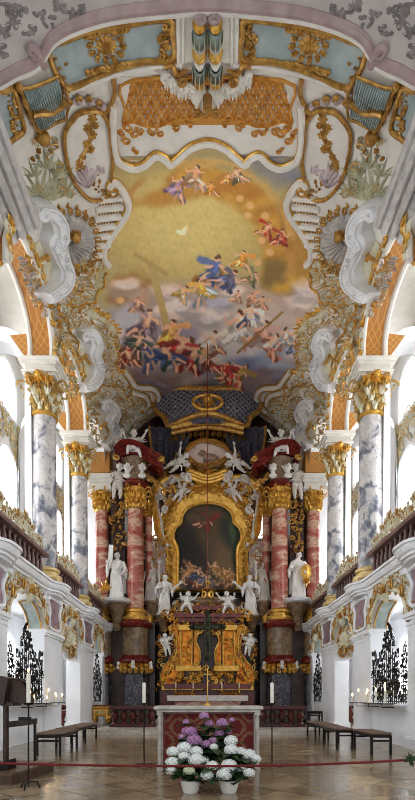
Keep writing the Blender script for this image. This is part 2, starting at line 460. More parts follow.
def comb(mb, edge, fn, path, L, Wd, side=1, h=.05, rr=R, n=5):
    """feathered edge: narrow ribs set side by side along a path, with a line along their tips"""
    p = spline(path, n); tips = []
    for i, (x, y) in enumerate(p):
        a = p[max(0, i-1)]; b = p[min(len(p)-1, i+1)]; an = math.atan2(b[1]-a[1], b[0]-a[0])-side*PI/2; l = L*(.85+.2*math.sin(i*1.3))*(.6+.4*math.sin(PI*(i+.5)/len(p)))
        orn_leaf(mb, fn, x, y, an+rr.uniform(-.1, .1), l, Wd, h, .35*side, .02); tips.append((x+math.cos(an)*l*.97, y+math.sin(an)*l*.97))
    if edge is not None:
        orn_line(edge, fn, tips, .028, h, 5)
        for i in range(0, len(tips), 3): orn_line(edge, fn, scroll2d(*tips[i], L*.22, rr.uniform(0, 6)), .026, h, 5, True)
def fountain(mb, fn, x, y, ang, L, n, spread, Wk=.11, h=.04, rr=R):
    for k in range(n):
        q = k/(n-1)-.5; orn_leaf(mb, fn, x+q*L*.15, y, ang+q*spread, L*(1-.5*abs(q)*2)*rr.uniform(.8, 1.1), L*Wk, h, q*1.6, .02)
def rocaille(poly, fn, unit, n, rr, mets, gold, white, wmix=.5, rad=.022):
    """fill a region with C-scrolls, sprays and shells; sizes in the units of fn, radii in metres"""
    x0 = min(p[0] for p in poly); x1 = max(p[0] for p in poly); y0 = min(p[1] for p in poly); y1 = max(p[1] for p in poly)
    placed = []; tries = 0
    while len(placed) < n and tries < n*40:
        tries += 1
        x, y = rr.uniform(x0, x1), rr.uniform(y0, y1)
        if not inside(poly, x, y): continue
        if any((x-a)**2+(y-b)**2 < (unit*.62)**2 for a, b in placed): continue
        placed.append((x, y)); a = rr.uniform(0, 2*PI); s = unit*rr.uniform(.6, 1.15); q = rr.random()
        tgt = white if rr.random() < wmix else gold
        if q < .42:
            pts = (scroll2d if rr.random() < .6 else s2d)(x, y, s*1.25, a, rr.choice((1, -1)))
            orn_line(tgt, fn, pts, rad*rr.uniform(.8, 1.3), .02+rad, 5, True)
            if tgt is white:
                orn_line(gold, fn, [(p[0]+math.cos(a)*unit*.13, p[1]+math.sin(a)*unit*.13) for p in pts], rad*.55, .02+rad*1.6, 4, True)
        elif q < .85:
            orn_spray(tgt, fn, x, y, a, s*.95, rr.choice((3, 4, 5)), rr.uniform(1.0, 2.0), mets, rr)
            if rr.random() < .5: orn_flower(gold, fn, x, y, s*.32, mets*.8, 5, a)
        else:
            orn_shell(white, fn, x, y, a, s*.9, 2.0, 6, mets)
            orn_line(gold, fn, [(x+math.cos(a+t)*s*.93, y+math.sin(a+t)*s*.93) for t in [-1+.2*k for k in range(11)]], rad*.6, mets*.6, 4)
# ================================================================== SETTING
SIDES = ((-1, 'left'), (1, 'right'))
struct('floor', MB().box(-8, 8, 2.5, 25, -.3, 0), M['floor'], False)
ARCH = [(11.25, 13.8), (15.4, 17.7), (19.7, 21.4)]
def arch_pts(y0, y1, zs, rise, n=12):
    c = (y0+y1)/2; hw = (y1-y0)/2
    return [(c-hw*math.cos(PI*k/n), zs+rise*math.sin(PI*k/n)) for k in range(n+1)]
for s, sd in SIDES:
    # arcade wall with three arched openings
    poly = [(9.2, 0)]
    for a, b in ARCH: poly += [(a, 0)]+arch_pts(a, b, 2.95, .8)+[(b, 0)]
    poly += [(22.9, 0), (22.9, 4.32), (9.2, 4.32)]
    mb = MB(); mb.prism(poly, wall(s, 4.5), -.5, 0)
    mb.box(*sorted((s*4.55, s*4.85)), 11.1, 13.9, 0, .93)           # parapets under the grilles
    mb.box(*sorted((s*4.55, s*4.85)), 19.6, 21.5, 0, .95)
    mb.box(*sorted((s*4.62, s*4.86)), 15.3, 17.8, 2.42, 3.7)        # lintel wall of the passage
    struct('wall_'+sd, mb, M['plaster'], False)
    # impost mouldings, pier bases
    mb = MB()
    for a, b in ((9.2, 11.25), (13.8, 15.4), (17.7, 19.7), (21.4, 22.9)):
        for z0, z1, d in ((2.74, 2.80, .02), (2.86, 2.92, .05), (2.92, 2.99, .09), (2.99, 3.03, .06), (0, .22, .05), (.22, .27, .025)):
            mb.box(*sorted((s*(4.5-d), s*(5.0+d))), a-d, b+d, z0, z1)
    struct('trim_impost_'+sd, mb, M['plaster'], False)
    # the gallery: floor slab, outer wall, ceiling
    struct('floor_gallery_'+sd, MB().box(*sorted((s*4.5, s*7.0)), 9.2, 24.4, 4.1, 4.34), M['plaster'], False)
    mb = MB(); xa, xb = sorted((s*7.0, s*7.3)); mb.box(xa, xb, 6, 25, -.1, 13.6)
    mb.box(*sorted((s*4.5, s*7.0)), 24.3, 24.6, 0, 13.6)
    struct('wall_outer_'+sd, mb, M['plaster'], False)
    struct('ceiling_gallery_'+sd, MB().box(*sorted((s*4.52, s*7.3)), 6, 24.6, 13.5, 13.7), M['stucco'], False)
    k = 0
    for yc, zb, zt, hw in [(12.6, 1.2, 3.3, .8), (17.3, 1.2, 3.4, .9), (22.6, 1.2, 3.3, .8),
                           (12.6, 5.6, 9.8, .8), (17.3, 5.6, 9.8, .8), (23.2, 5.6, 9.8, .6),
                           (12.6, 11.0, 12.8, .75), (17.3, 11.0, 12.8, .75), (23.2, 11.0, 12.8, .55)]:
        k += 1
        fn = wall(s, 7.0)
        out = [(yc-hw, zb), (yc+hw, zb)]+[(yc+hw*math.cos(PI*i/10), zt-hw*.8+hw*.8*math.sin(PI*i/10)) for i in range(11)]
        p = MB().prism(out, fn, -.02, .02); o = struct('window_%d' % (k+(9 if s > 0 else 0)), p, M['pane'], False)
        fr = MB(); fr.tube([fn(u, v, .03) for u, v in out], .09, 6, True)
        for q in (-.33, .33): fr.tube([fn(yc+hw*q, zb, .03), fn(yc+hw*q, zt-.1, .03)], .018, 4)
        for q in range(1, 6): zz = zb+(zt-zb)*q/6; fr.tube([fn(yc-hw, zz, .03), fn(yc+hw, zz, .03)], .014, 4)
        fo = fr.build('window_frame', M['plaster'], o)
# apse walls behind the altar
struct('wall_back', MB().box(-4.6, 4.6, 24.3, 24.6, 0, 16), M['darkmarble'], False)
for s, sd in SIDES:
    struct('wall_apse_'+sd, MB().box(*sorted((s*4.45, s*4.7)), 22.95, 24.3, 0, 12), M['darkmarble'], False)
    # tall bright lights between the altar columns and the painting
    fn = plane(24.25); cx = CX+s*54.5
    out = [(cx-4.5, 538), (cx+4.5, 538), (cx+4.5, 502), (cx+2, 494), (cx-2, 494), (cx-4.5, 502)]
    o = struct('window_%d' % (19 if s < 0 else 20), MB().prism(out, fn, 0, .03), M['pane'], False)
    MB().tube([fn(x, y, .04) for x, y in out], .04, 5, True).build('window_frame', M['gold'], o)

# vault: its lower rim rises in an arch over every bay of the gallery
ARCHY = [(10.9, 14.15), (14.85, 18.05), (18.75, 22.05)]
def rimH(Y):
    for a, b in ARCHY:
        if a-.35 < Y < b+.35:
            u = min(1, abs(2*(Y-(a+b)/2)/(b-a)))
            return 10.0+.98*max(0, 1-u**2.4)**.6
    return 10.0
rows = []
NY, NX = 260, 72
for j in range(NY+1):
    Y = 7.6+(24.3-7.6)*j/NY
    row = []
    rim = rimH(Y)-H0
    t0 = math.asin(min(1, max(0, rim/(Hc(Y)-H0)))**(PW/2))
    for i in range(NX+1):
        t = t0+(PI-2*t0)*i/NX; c, sn = math.cos(t), math.sin(t)
        X = -W*math.copysign(abs(c)**(2/PW), c); row.append(Vector((X, Y, EYE+H0+(Hc(Y)-H0)*abs(sn)**(2/PW))))
    rows.append(row)
struct('ceiling', MB().grid(rows), M['stucco'])

# ------------------------------------------------------------------ ceiling painting
def warp(x, y, sc_, seed):
    r = np.random.RandomState(seed); o = np.zeros_like(x)
    for k in range(7):
        a = r.uniform(0, 2*PI); f = sc_*r.uniform(.5, 2.2); o += np.sin((x*math.cos(a)+y*math.sin(a))*f+r.uniform(0, 6.28))/(.6+f/sc_)
    return o/4
def blob(img, x, y, cx, cy, rx, ry, ang, col, soft=.35, wv=0, op=1.0):
    soft = soft*.75
    a = math.radians(ang); dx, dy = x-cx, y-cy
    if wv: dx = dx+wv*warp(x, y, .22, int(cx*7+cy)); dy = dy+wv*warp(x, y, .22, int(cx+cy*5)+3)
    u = (dx*math.cos(a)+dy*math.sin(a))/rx; v = (-dx*math.sin(a)+dy*math.cos(a))/ry
    d = np.sqrt(u*u+v*v); k = np.clip((1+soft-d)/(2*soft), 0, 1); k = k*k*(3-2*k)*op
    img += (np.array(col)-img)*k[..., None]
def stroke(img, x, y, x0, y0, x1, y1, w0, w1, col, soft=.35, op=1.0, wob=0.0):
    dx, dy = x1-x0, y1-y0; L2 = dx*dx+dy*dy+1e-6
    xx, yy = (x, y) if not wob else (x+wob*warp(x, y, .5, int(x0*3+y1)), y+wob*warp(x, y, .5, int(y0*3+x1)))
    t = np.clip(((xx-x0)*dx+(yy-y0)*dy)/L2, 0, 1); d = np.hypot(xx-x0-t*dx, yy-y0-t*dy)/(w0+(w1-w0)*t+1e-6)
    k = np.clip((1+soft-d)/(2*soft), 0, 1); k = k*k*(3-2*k)*op
    img += (np.array(col)-img)*k[..., None]
def paintfig(img, x, y, cx, cy, s, robe, robe2, ang=0, flesh=(214, 168, 136), seed=0):
    """loose draped figure: fanned folds of cloth, torso, limbs, head"""
    r = random.Random(seed+int(cx*3+cy)); an = math.radians(ang+r.uniform(-12, 12)); c, sn = math.cos(an), math.sin(an); fl = r.choice((-1, 1))
    def P(u, v): return cx+s*(u*fl*c-v*sn), cy+s*(u*fl*sn+v*c)
    def S(u0, v0, u1, v1, w0, w1, col, op=1.0, wob=.12): stroke(img, x, y, *P(u0, v0), *P(u1, v1), w0*s, w1*s, col, .4, op, wob*s)
    dk = lambda q, k: tuple(min(255, v*k) for v in q)
    S(-.2, .5, .9, 1.0, .42, .2, dk(robe, .72)); S(.1, .35, -.7, 1.0, .36, .16, dk(robe2, .75))
    for k in range(5):
        u = r.uniform(-.9, 1.1); S(r.uniform(-.15, .15), r.uniform(.2, .4), u, r.uniform(.7, 1.15), .17, .1, dk(robe if k % 2 else robe2, r.uniform(.7, 1.2)))
    for k in range(4): S(r.uniform(-.2, .2), r.uniform(.2, .5), r.uniform(-.7, .9), r.uniform(.6, 1.0), .05, .03, dk(robe, r.choice((.55, 1.5))), .8)
    S(.5, .75, .95, 1.25, .12, .07, flesh); S(.2, .8, .3, 1.3, .11, .06, dk(flesh, .85))
    S(0, -.1, .05, .35, .24, .22, dk(flesh, .9) if r.random() < .5 else dk(robe2, .95)); S(-.06, -.12, 0, .25, .12, .1, dk(flesh, 1.12) if r.random() < .5 else dk(robe2, 1.2))
    S(-.2, -.12, -.55, .1, .09, .07, flesh); S(-.55, .1, -.75, r.uniform(-.35, .3), .07, .05, flesh)
    S(.2, -.1, .5, r.uniform(-.25, .25), .09, .06, flesh)
    if r.random() < .6: S(.1, -.15, r.uniform(.5, 1.0), r.uniform(-.7, -.1), .12, .2, dk(robe2, 1.05), .9)
    S(.02, -.42, .04, -.38, .13, .14, flesh); S(-.02, -.5, .1, -.46, .11, .1, dk((100, 70, 50), 1.0)); S(-.05, -.38, -.04, -.36, .05, .05, dk(flesh, 1.15))
def fresco_rgb(x, y):
    img = np.zeros(x.shape+(3,)); img[:] = (166, 150, 104)
    B = lambda *a, **k: blob(img, x, y, *a, **k)
    B(208, 150, 110, 26, 0, (150, 134, 96), .6, 6)
    B(275, 168, 40, 16, 25, (124, 124, 132), .6, 6)
    B(190, 225, 95, 62, 0, (184, 160, 96), .6, 6)
    B(185, 222, 55, 42, 0, (200, 178, 112), .8, 5)
    for t in range(26):                                    # orange arc of cloud on the right
        a = -1.75+t*.1; B(196+84*math.cos(a), 262+84*math.sin(a)*.98, 15, 13, 0, (190, 142, 62) if t % 3 else (166, 116, 52), .6, 4)
    B(170, 196, 34, 9, -12, (176, 128, 60), .6, 4); B(236, 186, 26, 8, 14, (176, 120, 50), .6, 4)
    for cx, cy, rx, ry, an, c in [(130, 292, 22, 20, 0, (156, 108, 58)), (124, 296, 14, 12, 0, (136, 94, 52)), (142, 300, 10, 10, 0, (188, 140, 96)),
        (120, 335, 40, 26, 0, (150, 146, 150)), (150, 345, 60, 34, 0, (150, 138, 142)), (128, 318, 20, 13, -20, (176, 172, 176)), (205, 300, 60, 22, 0, (166, 144, 134)),
        (186, 322, 40, 18, 0, (146, 136, 148)), (270, 300, 48, 24, 0, (176, 152, 132)), (290, 282, 30, 16, 10, (150, 120, 108)), (286, 276, 18, 22, 60, (196, 152, 56)), (276, 272, 12, 16, 40, (128, 104, 60)),
        (300, 250, 18, 30, 0, (168, 126, 60)), (255, 325, 55, 26, 0, (188, 170, 156)), (225, 335, 24, 16, 0, (206, 192, 180)), (245, 352, 46, 16, 5, (196, 190, 188)),
        (268, 368, 42, 14, 0, (112, 122, 152)), (286, 352, 26, 18, -20, (150, 160, 178)), (245, 382, 66, 12, 0, (122, 104, 108)), (170, 378, 50, 14, 0, (124, 98, 94)),
        (160, 394, 34, 10, 8, (94, 104, 126)), (205, 392, 60, 10, 0, (110, 88, 88)), (160, 366, 26, 8, 0, (66, 58, 66)), (208, 372, 30, 7, 0, (150, 128, 122)), (120, 352, 16, 14, 0, (110, 66, 52))]:
        B(cx, cy, rx, ry, an, c, .5, 6)
    cl = random.Random(17)
    for t in range(46):                                    # small lit cloud tops over shaded undersides
        cx = cl.uniform(104, 310); cy = cl.uniform(284, 392); w_ = cl.uniform(7, 17)
        pal = cl.choice([(190, 178, 176), (208, 194, 184), (166, 162, 176), (200, 178, 162)]) if cy < 366 else cl.choice([(132, 110, 110), (112, 108, 124), (146, 128, 124)])
        B(cx, cy+w_*.3, w_*1.2, w_*.5, cl.uniform(-15, 15), tuple(q*.8 for q in pal), .6, 5, .6); B(cx, cy-w_*.1, w_, w_*.38, cl.uniform(-15, 15), tuple(min(255, q*1.12) for q in pal), .5, 5, .7)
    for t in range(16):
        a = cl.uniform(-2.6, .5); B(200+92*math.cos(a), 250+88*math.sin(a), cl.uniform(8, 18), cl.uniform(3, 6), math.degrees(a)+90, cl.choice([(196, 158, 92), (168, 118, 60), (186, 140, 78)]), .6, 5, .7)
    for t in range(18):                                    # pale beam falling through the clouds
        B(151+.95*t, 264+3.7*t, 4.0, 3.2, 14, (176, 150, 96), .35)
    for t in range(9): B(136+3.7*t, 254+2.4*t, 2.8, 2.2, 0, (170, 144, 88), .4, 0)
    rr = random.Random(3)
    W_, Rd, Bl, Vi, Or, Gr, Ye = (216, 204, 190), (168, 52, 46), (84, 100, 148), (140, 108, 136), (206, 140, 60), (76, 88, 80), (206, 164, 76)
    for cx, cy, s, r1, r2, an in [(180, 183, 12, (150, 130, 152), Vi, 60), (196, 172, 13, (206, 184, 160), (196, 140, 90), 20), (211, 186, 7, Or, Or, 0), (237, 172, 9, (206, 172, 140), (120, 110, 88), -20),
        (228, 176, 6, (196, 160, 110), Or, 30), (268, 226, 9, (196, 130, 84), Rd, 30), (282, 234, 9, Rd, (150, 60, 50), 20), (216, 266, 17, Or, Bl, 20), (232, 276, 12, Bl, (96, 90, 110), 70), (243, 256, 10, (196, 170, 120), Or, 0),
        (254, 276, 8, (176, 150, 90), (110, 116, 90), 40), (201, 286, 13, (160, 176, 184), Ye, -50), (184, 290, 9, (196, 196, 176), Ye, 60), (148, 318, 16, (116, 92, 108), (150, 130, 140), 10), (138, 302, 8, (188, 150, 130), (150, 110, 90), 0),
        (172, 328, 15, Ye, (206, 150, 90), 10), (184, 344, 17, Rd, (176, 60, 56), 60), (196, 352, 14, (150, 40, 44), Gr, 40), (166, 352, 13, Bl, (60, 84, 76), -30), (148, 350, 14, Bl, (56, 70, 108), -60), (128, 352, 11, (140, 84, 56), Rd, -20), (120, 362, 9, (150, 110, 70), (96, 60, 50), 10), (140, 340, 11, (92, 92, 80), Gr, 50),
        (240, 322, 19, W_, (226, 218, 208), 10), (250, 312, 12, (96, 104, 146), W_, 0), (266, 330, 15, (190, 110, 90), (186, 150, 140), 20), (274, 340, 13, (176, 96, 84), W_, 40), (214, 338, 12, (206, 160, 136), W_, 0), (252, 296, 7, (206, 150, 120), (206, 150, 120), 0), (238, 294, 7, (200, 150, 120), (190, 150, 120), 20),
        (262, 300, 7, (206, 150, 120), (190, 150, 120), 0), (286, 334, 11, (150, 164, 178), (190, 186, 180), 10), (296, 344, 9, (140, 150, 176), (110, 120, 150), 0), (242, 370, 13, Rd, (150, 120, 60), 70), (226, 366, 9, (206, 150, 110), Rd, 50), (208, 360, 10, (140, 50, 44), (120, 70, 60), 0), (232, 376, 10, (160, 130, 60), Rd, 80)]:
        paintfig(img, x, y, cx, cy, s*1.1, r1, r2, an*.7, seed=rr.randint(0, 999))
    for t in range(22): B(238+2.1*t, 352-1.9*t, 1.4, 1.4, 0, (150, 108, 56), .4)
    for cx, cy in [(205, 352), (300, 320), (120, 300), (250, 205), (265, 215), (248, 215), (262, 240), (270, 252), (258, 262), (240, 198)]:
        B(cx, cy, 4, 3.5, 0, (206, 164, 110), .5)
    B(181, 232, 5, 2.2, 15, (230, 222, 190), .5); B(184, 230, 2, 5, 30, (226, 216, 180), .5)
    n = (warp(x, y, .5, 5)*6+warp(x, y, 1.1, 8)*5)[..., None]
    return np.clip(img+n, 8, 250)
def lin(c):
    c = c/255.0
    return np.where(c <= .04045, c/12.92, ((c+.055)/1.055)**2.4)
def painted(name, mat, fn, poly, h, nx, ny, rgb, parent=None, gain=1.0):
    y0 = min(p[1] for p in poly)+1e-3; y1 = max(p[1] for p in poly)-1e-3
    rows = []; uv = []
    for j in range(ny+1):
        yy = y0+(y1-y0)*j/ny; sp = rowspan(poly, yy)
        rows.append([fn(sp[0]+(sp[1]-sp[0])*i/nx, yy, h) for i in range(nx+1)]); uv += [(sp[0]+(sp[1]-sp[0])*i/nx, yy) for i in range(nx+1)]
    mb = MB().grid(rows)
    o = mb.build(name, mat, parent)
    uv = np.array(uv); c = lin(rgb(uv[:, 0], uv[:, 1]))*gain
    a = o.data.color_attributes.new('Col', 'FLOAT_COLOR', 'POINT')
    a.data.foreach_set('color', np.concatenate([c, np.ones((len(c), 1))], 1).astype(np.float32).ravel())
    return o
HALF = [(208, 139), (191, 144), (178, 155), (171, 161), (166, 158), (155, 154), (145, 163), (133, 167), (122, 163), (115, 156), (108, 172), (119, 185), (127, 199), (126, 211), (113, 231), (104, 246), (102, 257), (95, 272), (94, 300), (105, 312), (119, 328), (116, 341), (119, 355), (116, 367), (127, 376), (136, 386), (152, 388), (158, 399), (208, 401)]
fresco_poly = HALF+[(2*CX-x, y) for x, y in reversed(HALF)]
fr = painted('ceiling_fresco', M['fresco'], VM, fresco_poly, .015, 300, 340, fresco_rgb, None, 1.5)
tag(fr, 'large ceiling painting of golden sky, clouds and clustered small figures above the choir', 'fresco')

# ------------------------------------------------------------------ altar painting pigment (generic dark composition)
def oil_rgb(x, y):
    img = np.zeros(x.shape+(3,)); img[:] = (48, 37, 28)
    B = lambda *a, **k: blob(img, x, y, *a, **k)
    B(220, 530, 30, 24, 0, (78, 62, 40), .7, 5); B(228, 560, 16, 20, 0, (104, 82, 54), .6, 4); B(232, 520, 13, 26, 0, (38, 46, 32), .5, 4); B(190, 520, 16, 16, 0, (74, 58, 36), .6, 4); B(186, 556, 14, 30, 0, (24, 20, 18), .6, 4)
    paintfig(img, x, y, 207, 520, 9, (140, 30, 26), (120, 44, 36), 30, seed=11)
    B(213, 516, 9, 3.5, -25, (138, 30, 26), .5, 4); B(201, 522, 6, 2.5, 30, (96, 78, 60), .6, 3)
    for k in range(9): B(186+k*5.5, 512+6*math.sin(k*1.9), 7, 3, 20*math.sin(k), (84, 68, 46) if k % 2 else (62, 54, 40), .7, 4, .7)
    B(236, 535, 6, 34, 0, (36, 52, 34), .5, 3); B(233, 520, 3, 24, 0, (62, 78, 48), .5, 3)
    for i, (cx, cy, r1) in enumerate([(183, 572, (110, 96, 84)), (190, 566, (140, 90, 50)), (199, 572, (60, 70, 96)), (207, 576, (70, 74, 96)), (215, 566, (120, 90, 60)), (224, 572, (150, 104, 48)), (232, 576, (120, 80, 42)), (238, 584, (84, 60, 40)), (180, 584, (90, 88, 86)), (213, 584, (96, 84, 72)), (196, 585, (110, 50, 40))]):
        paintfig(img, x, y, cx, cy, 9.5, tuple(q*1.25 for q in r1), tuple(q*.9 for q in r1), i*17 % 40-20, (196, 150, 110), seed=i)
    B(208, 592, 40, 4, 0, (52, 42, 32), .6)
    return np.clip(img+(warp(x, y, .8, 2)*6)[..., None], 4, 250)
# ================================================================== STUCCO OF THE VAULT
def both(fn):
    for s, sd in SIDES: fn(s, sd, VM if s < 0 else VMR)

# moulded border of the painting, one thing per run
def moulding(name, label, runs, r=.085, gold_in=True, cat='stucco moulding', FN=VM, wm='stucco'):
    t = thing(name, label, cat, FN(*runs[0][0]))
    w = MB(); g = MB()
    for pts in runs:
        p = spline(pts, 6)
        w.tube([FN(x, y, .05) for x, y in p], r, 8)
        for d in (-1, 1):
            q = []
            for i, (x, y) in enumerate(p):
                a = p[max(0, i-1)]; b = p[min(len(p)-1, i+1)]; L = math.hypot(b[0]-a[0], b[1]-a[1]) or 1
                q.append((x-(b[1]-a[1])/L*d*3.0, y+(b[0]-a[0])/L*d*3.0))
            g.tube([FN(x, y, .05) for x, y in q], .032, 6)
    w.build('moulding', M[wm], t); g.build('gold_edge', M['gold'], t)
    return t
top = [(113, 100), (112, 128), (115, 154), (122, 162), (133, 166), (145, 162), (155, 153), (164, 156), (170, 162), (178, 156), (191, 145), (208, 140)]
top = top+[(2*CX-x, y) for x, y in reversed(top[:-1])]
moulding('painting_border', 'white scalloped border with gold edges along the top of the ceiling painting', [top], .09)
def side_border(s, sd, fn):
    moulding('painting_border', 'white S-curved gold-edged border on the %s edge of the ceiling painting' % sd,
             [[(112, 190), (109, 184), (113, 180), (119, 185), (127, 199), (126, 211), (113, 231), (104, 246), (103, 257), (108, 264)]], .1, FN=fn)
    moulding('painting_border', 'white scrolled border at the lower %s corner of the ceiling painting' % sd,
             [[(124, 371), (128, 376), (136, 386), (152, 388), (158, 395), (156, 404), (148, 412)], [(133, 392), (145, 396), (148, 404)]], .1, FN=fn)
    t = thing('gold_flame_border', 'jagged gold flame-leaf border on the lower %s edge of the ceiling painting' % sd, 'stucco ornament', fn(110, 340))
    g = MB(); w = MB()
    edge = spline([(92, 306), (99, 312), (107, 316), (118, 328), (116, 341), (119, 355), (116, 366), (124, 373)], 5)
    for i, (x, y) in enumerate(edge):
        a = edge[max(0, i-1)]; b = edge[min(len(edge)-1, i+1)]; an = math.atan2(b[1]-a[1], b[0]-a[0])-PI/2
        orn_leaf(g, fn, x-math.cos(an)*3, y-math.sin(an)*3, an+.5*math.sin(i*2.1), 8 if i % 2 else 6, 2.6, .06, .5)
        orn_leaf(w, fn, x-math.cos(an)*9, y-math.sin(an)*9, an, 9, 4, .07, .2)
    g.build('gold_flames', M['gold'], t); w.build('white_leaves', M['ivory'], t)
both(side_border)

# trellis panel in front of the painting
TP = [(117, 76), (298, 76), (303, 108), (303, 130), (298, 152), (288, 161), (276, 162), (262, 150), (252, 156), (246, 160), (238, 154), (224, 146), (208, 143), (190, 146), (178, 155), (170, 160), (163, 156), (155, 150), (140, 162), (128, 161), (117, 152), (112, 130), (112, 108)]
t = thing('trellis_panel', 'white ceiling panel with an orange-gold diamond trellis in front of the painting', 'stucco panel', VM(208, 100))
patch(MB(), VM, TP, .012, 46, 26).build('ground', M['stucco'], t)
LT = [(132, 78), (283, 78), (290, 108), (292, 122), (283, 120), (270, 124), (255, 124), (240, 118), (222, 116), (207.5, 115), (193, 116), (175, 118), (160, 124), (145, 124), (132, 120), (123, 122), (125, 108)]
g = MB(); d = MB(); lz = MB()
for i in range(-4, 22):
    for sg in (-1, 1):
        pts = []
        for k in range(61):
            x = 100+i*11.2+(k-30)*.55*1.0 if sg > 0 else 100+i*11.2-(k-30)*.55
            y = 100+(k-30)*.95
            if inside(LT, x, y): pts.append((x, y))
            elif len(pts) > 3: orn_line(g, VM, pts, .03, .03, 5); pts = []
            else: pts = []
        if len(pts) > 3: orn_line(g, VM, pts, .03, .03, 5)
for i in range(-4, 22):
    for j in range(8):
        x = 100+i*11.2+(j % 2)*5.6; y = 72+j*9.7
        if inside(LT, x, y): orn_flower(g, VM, x, y, 2.3, .03, 4, PI/4)
patch(d, VM, LT, .018, 40, 14)
d.build('orange_field', noise_mat('orange_field', (204, 150, 70), (190, 124, 46), 30, .6), t)
for i in range(-4, 22):
    for j in range(8):
        x = 100+i*11.2+((j+1) % 2)*5.6; y = 71+j*9.67
        if inside(LT, x, y) and inside(LT, x, y-4) and inside(LT, x, y+4):
            patch(lz, VM, [(x, y-6.4), (x+3.3, y), (x, y+6.4), (x-3.3, y)], .03, 2, 6, False)
g.build('gold_trellis', M['trellis_paint'], t); lz.build('grey_lozenge', M['grey_stucco'], t)
e = MB(); p = spline(LT, 4, True); e.tube([VM(x, y, .03) for x, y in p], .03, 5, True)
for sx in (-1, 1):
    for x, y, a, L in [(128, 122, 2.2, 14), (134, 128, 1.2, 13), (140, 126, .8, 10), (126, 135, 1.6, 12), (160, 128, 1.3, 10), (176, 122, .9, 11), (152, 127, 1.9, 9), (190, 119, .5, 8), (136, 146, 1.9, 7), (122, 128, 2.4, 9)]:
        xx = x if sx < 0 else 2*CX-x; aa = a if sx < 0 else PI-a
        orn_line(e, VM, scroll2d(xx, y+4, L*.5, aa, sx), .026, .03, 5, True); orn_line(e, VM, s2d(xx+sx*3, y+2, L*.5, aa+.6, sx), .022, .03, 5, True)
e.build('gold_fringe', M['trellis_paint'], t)

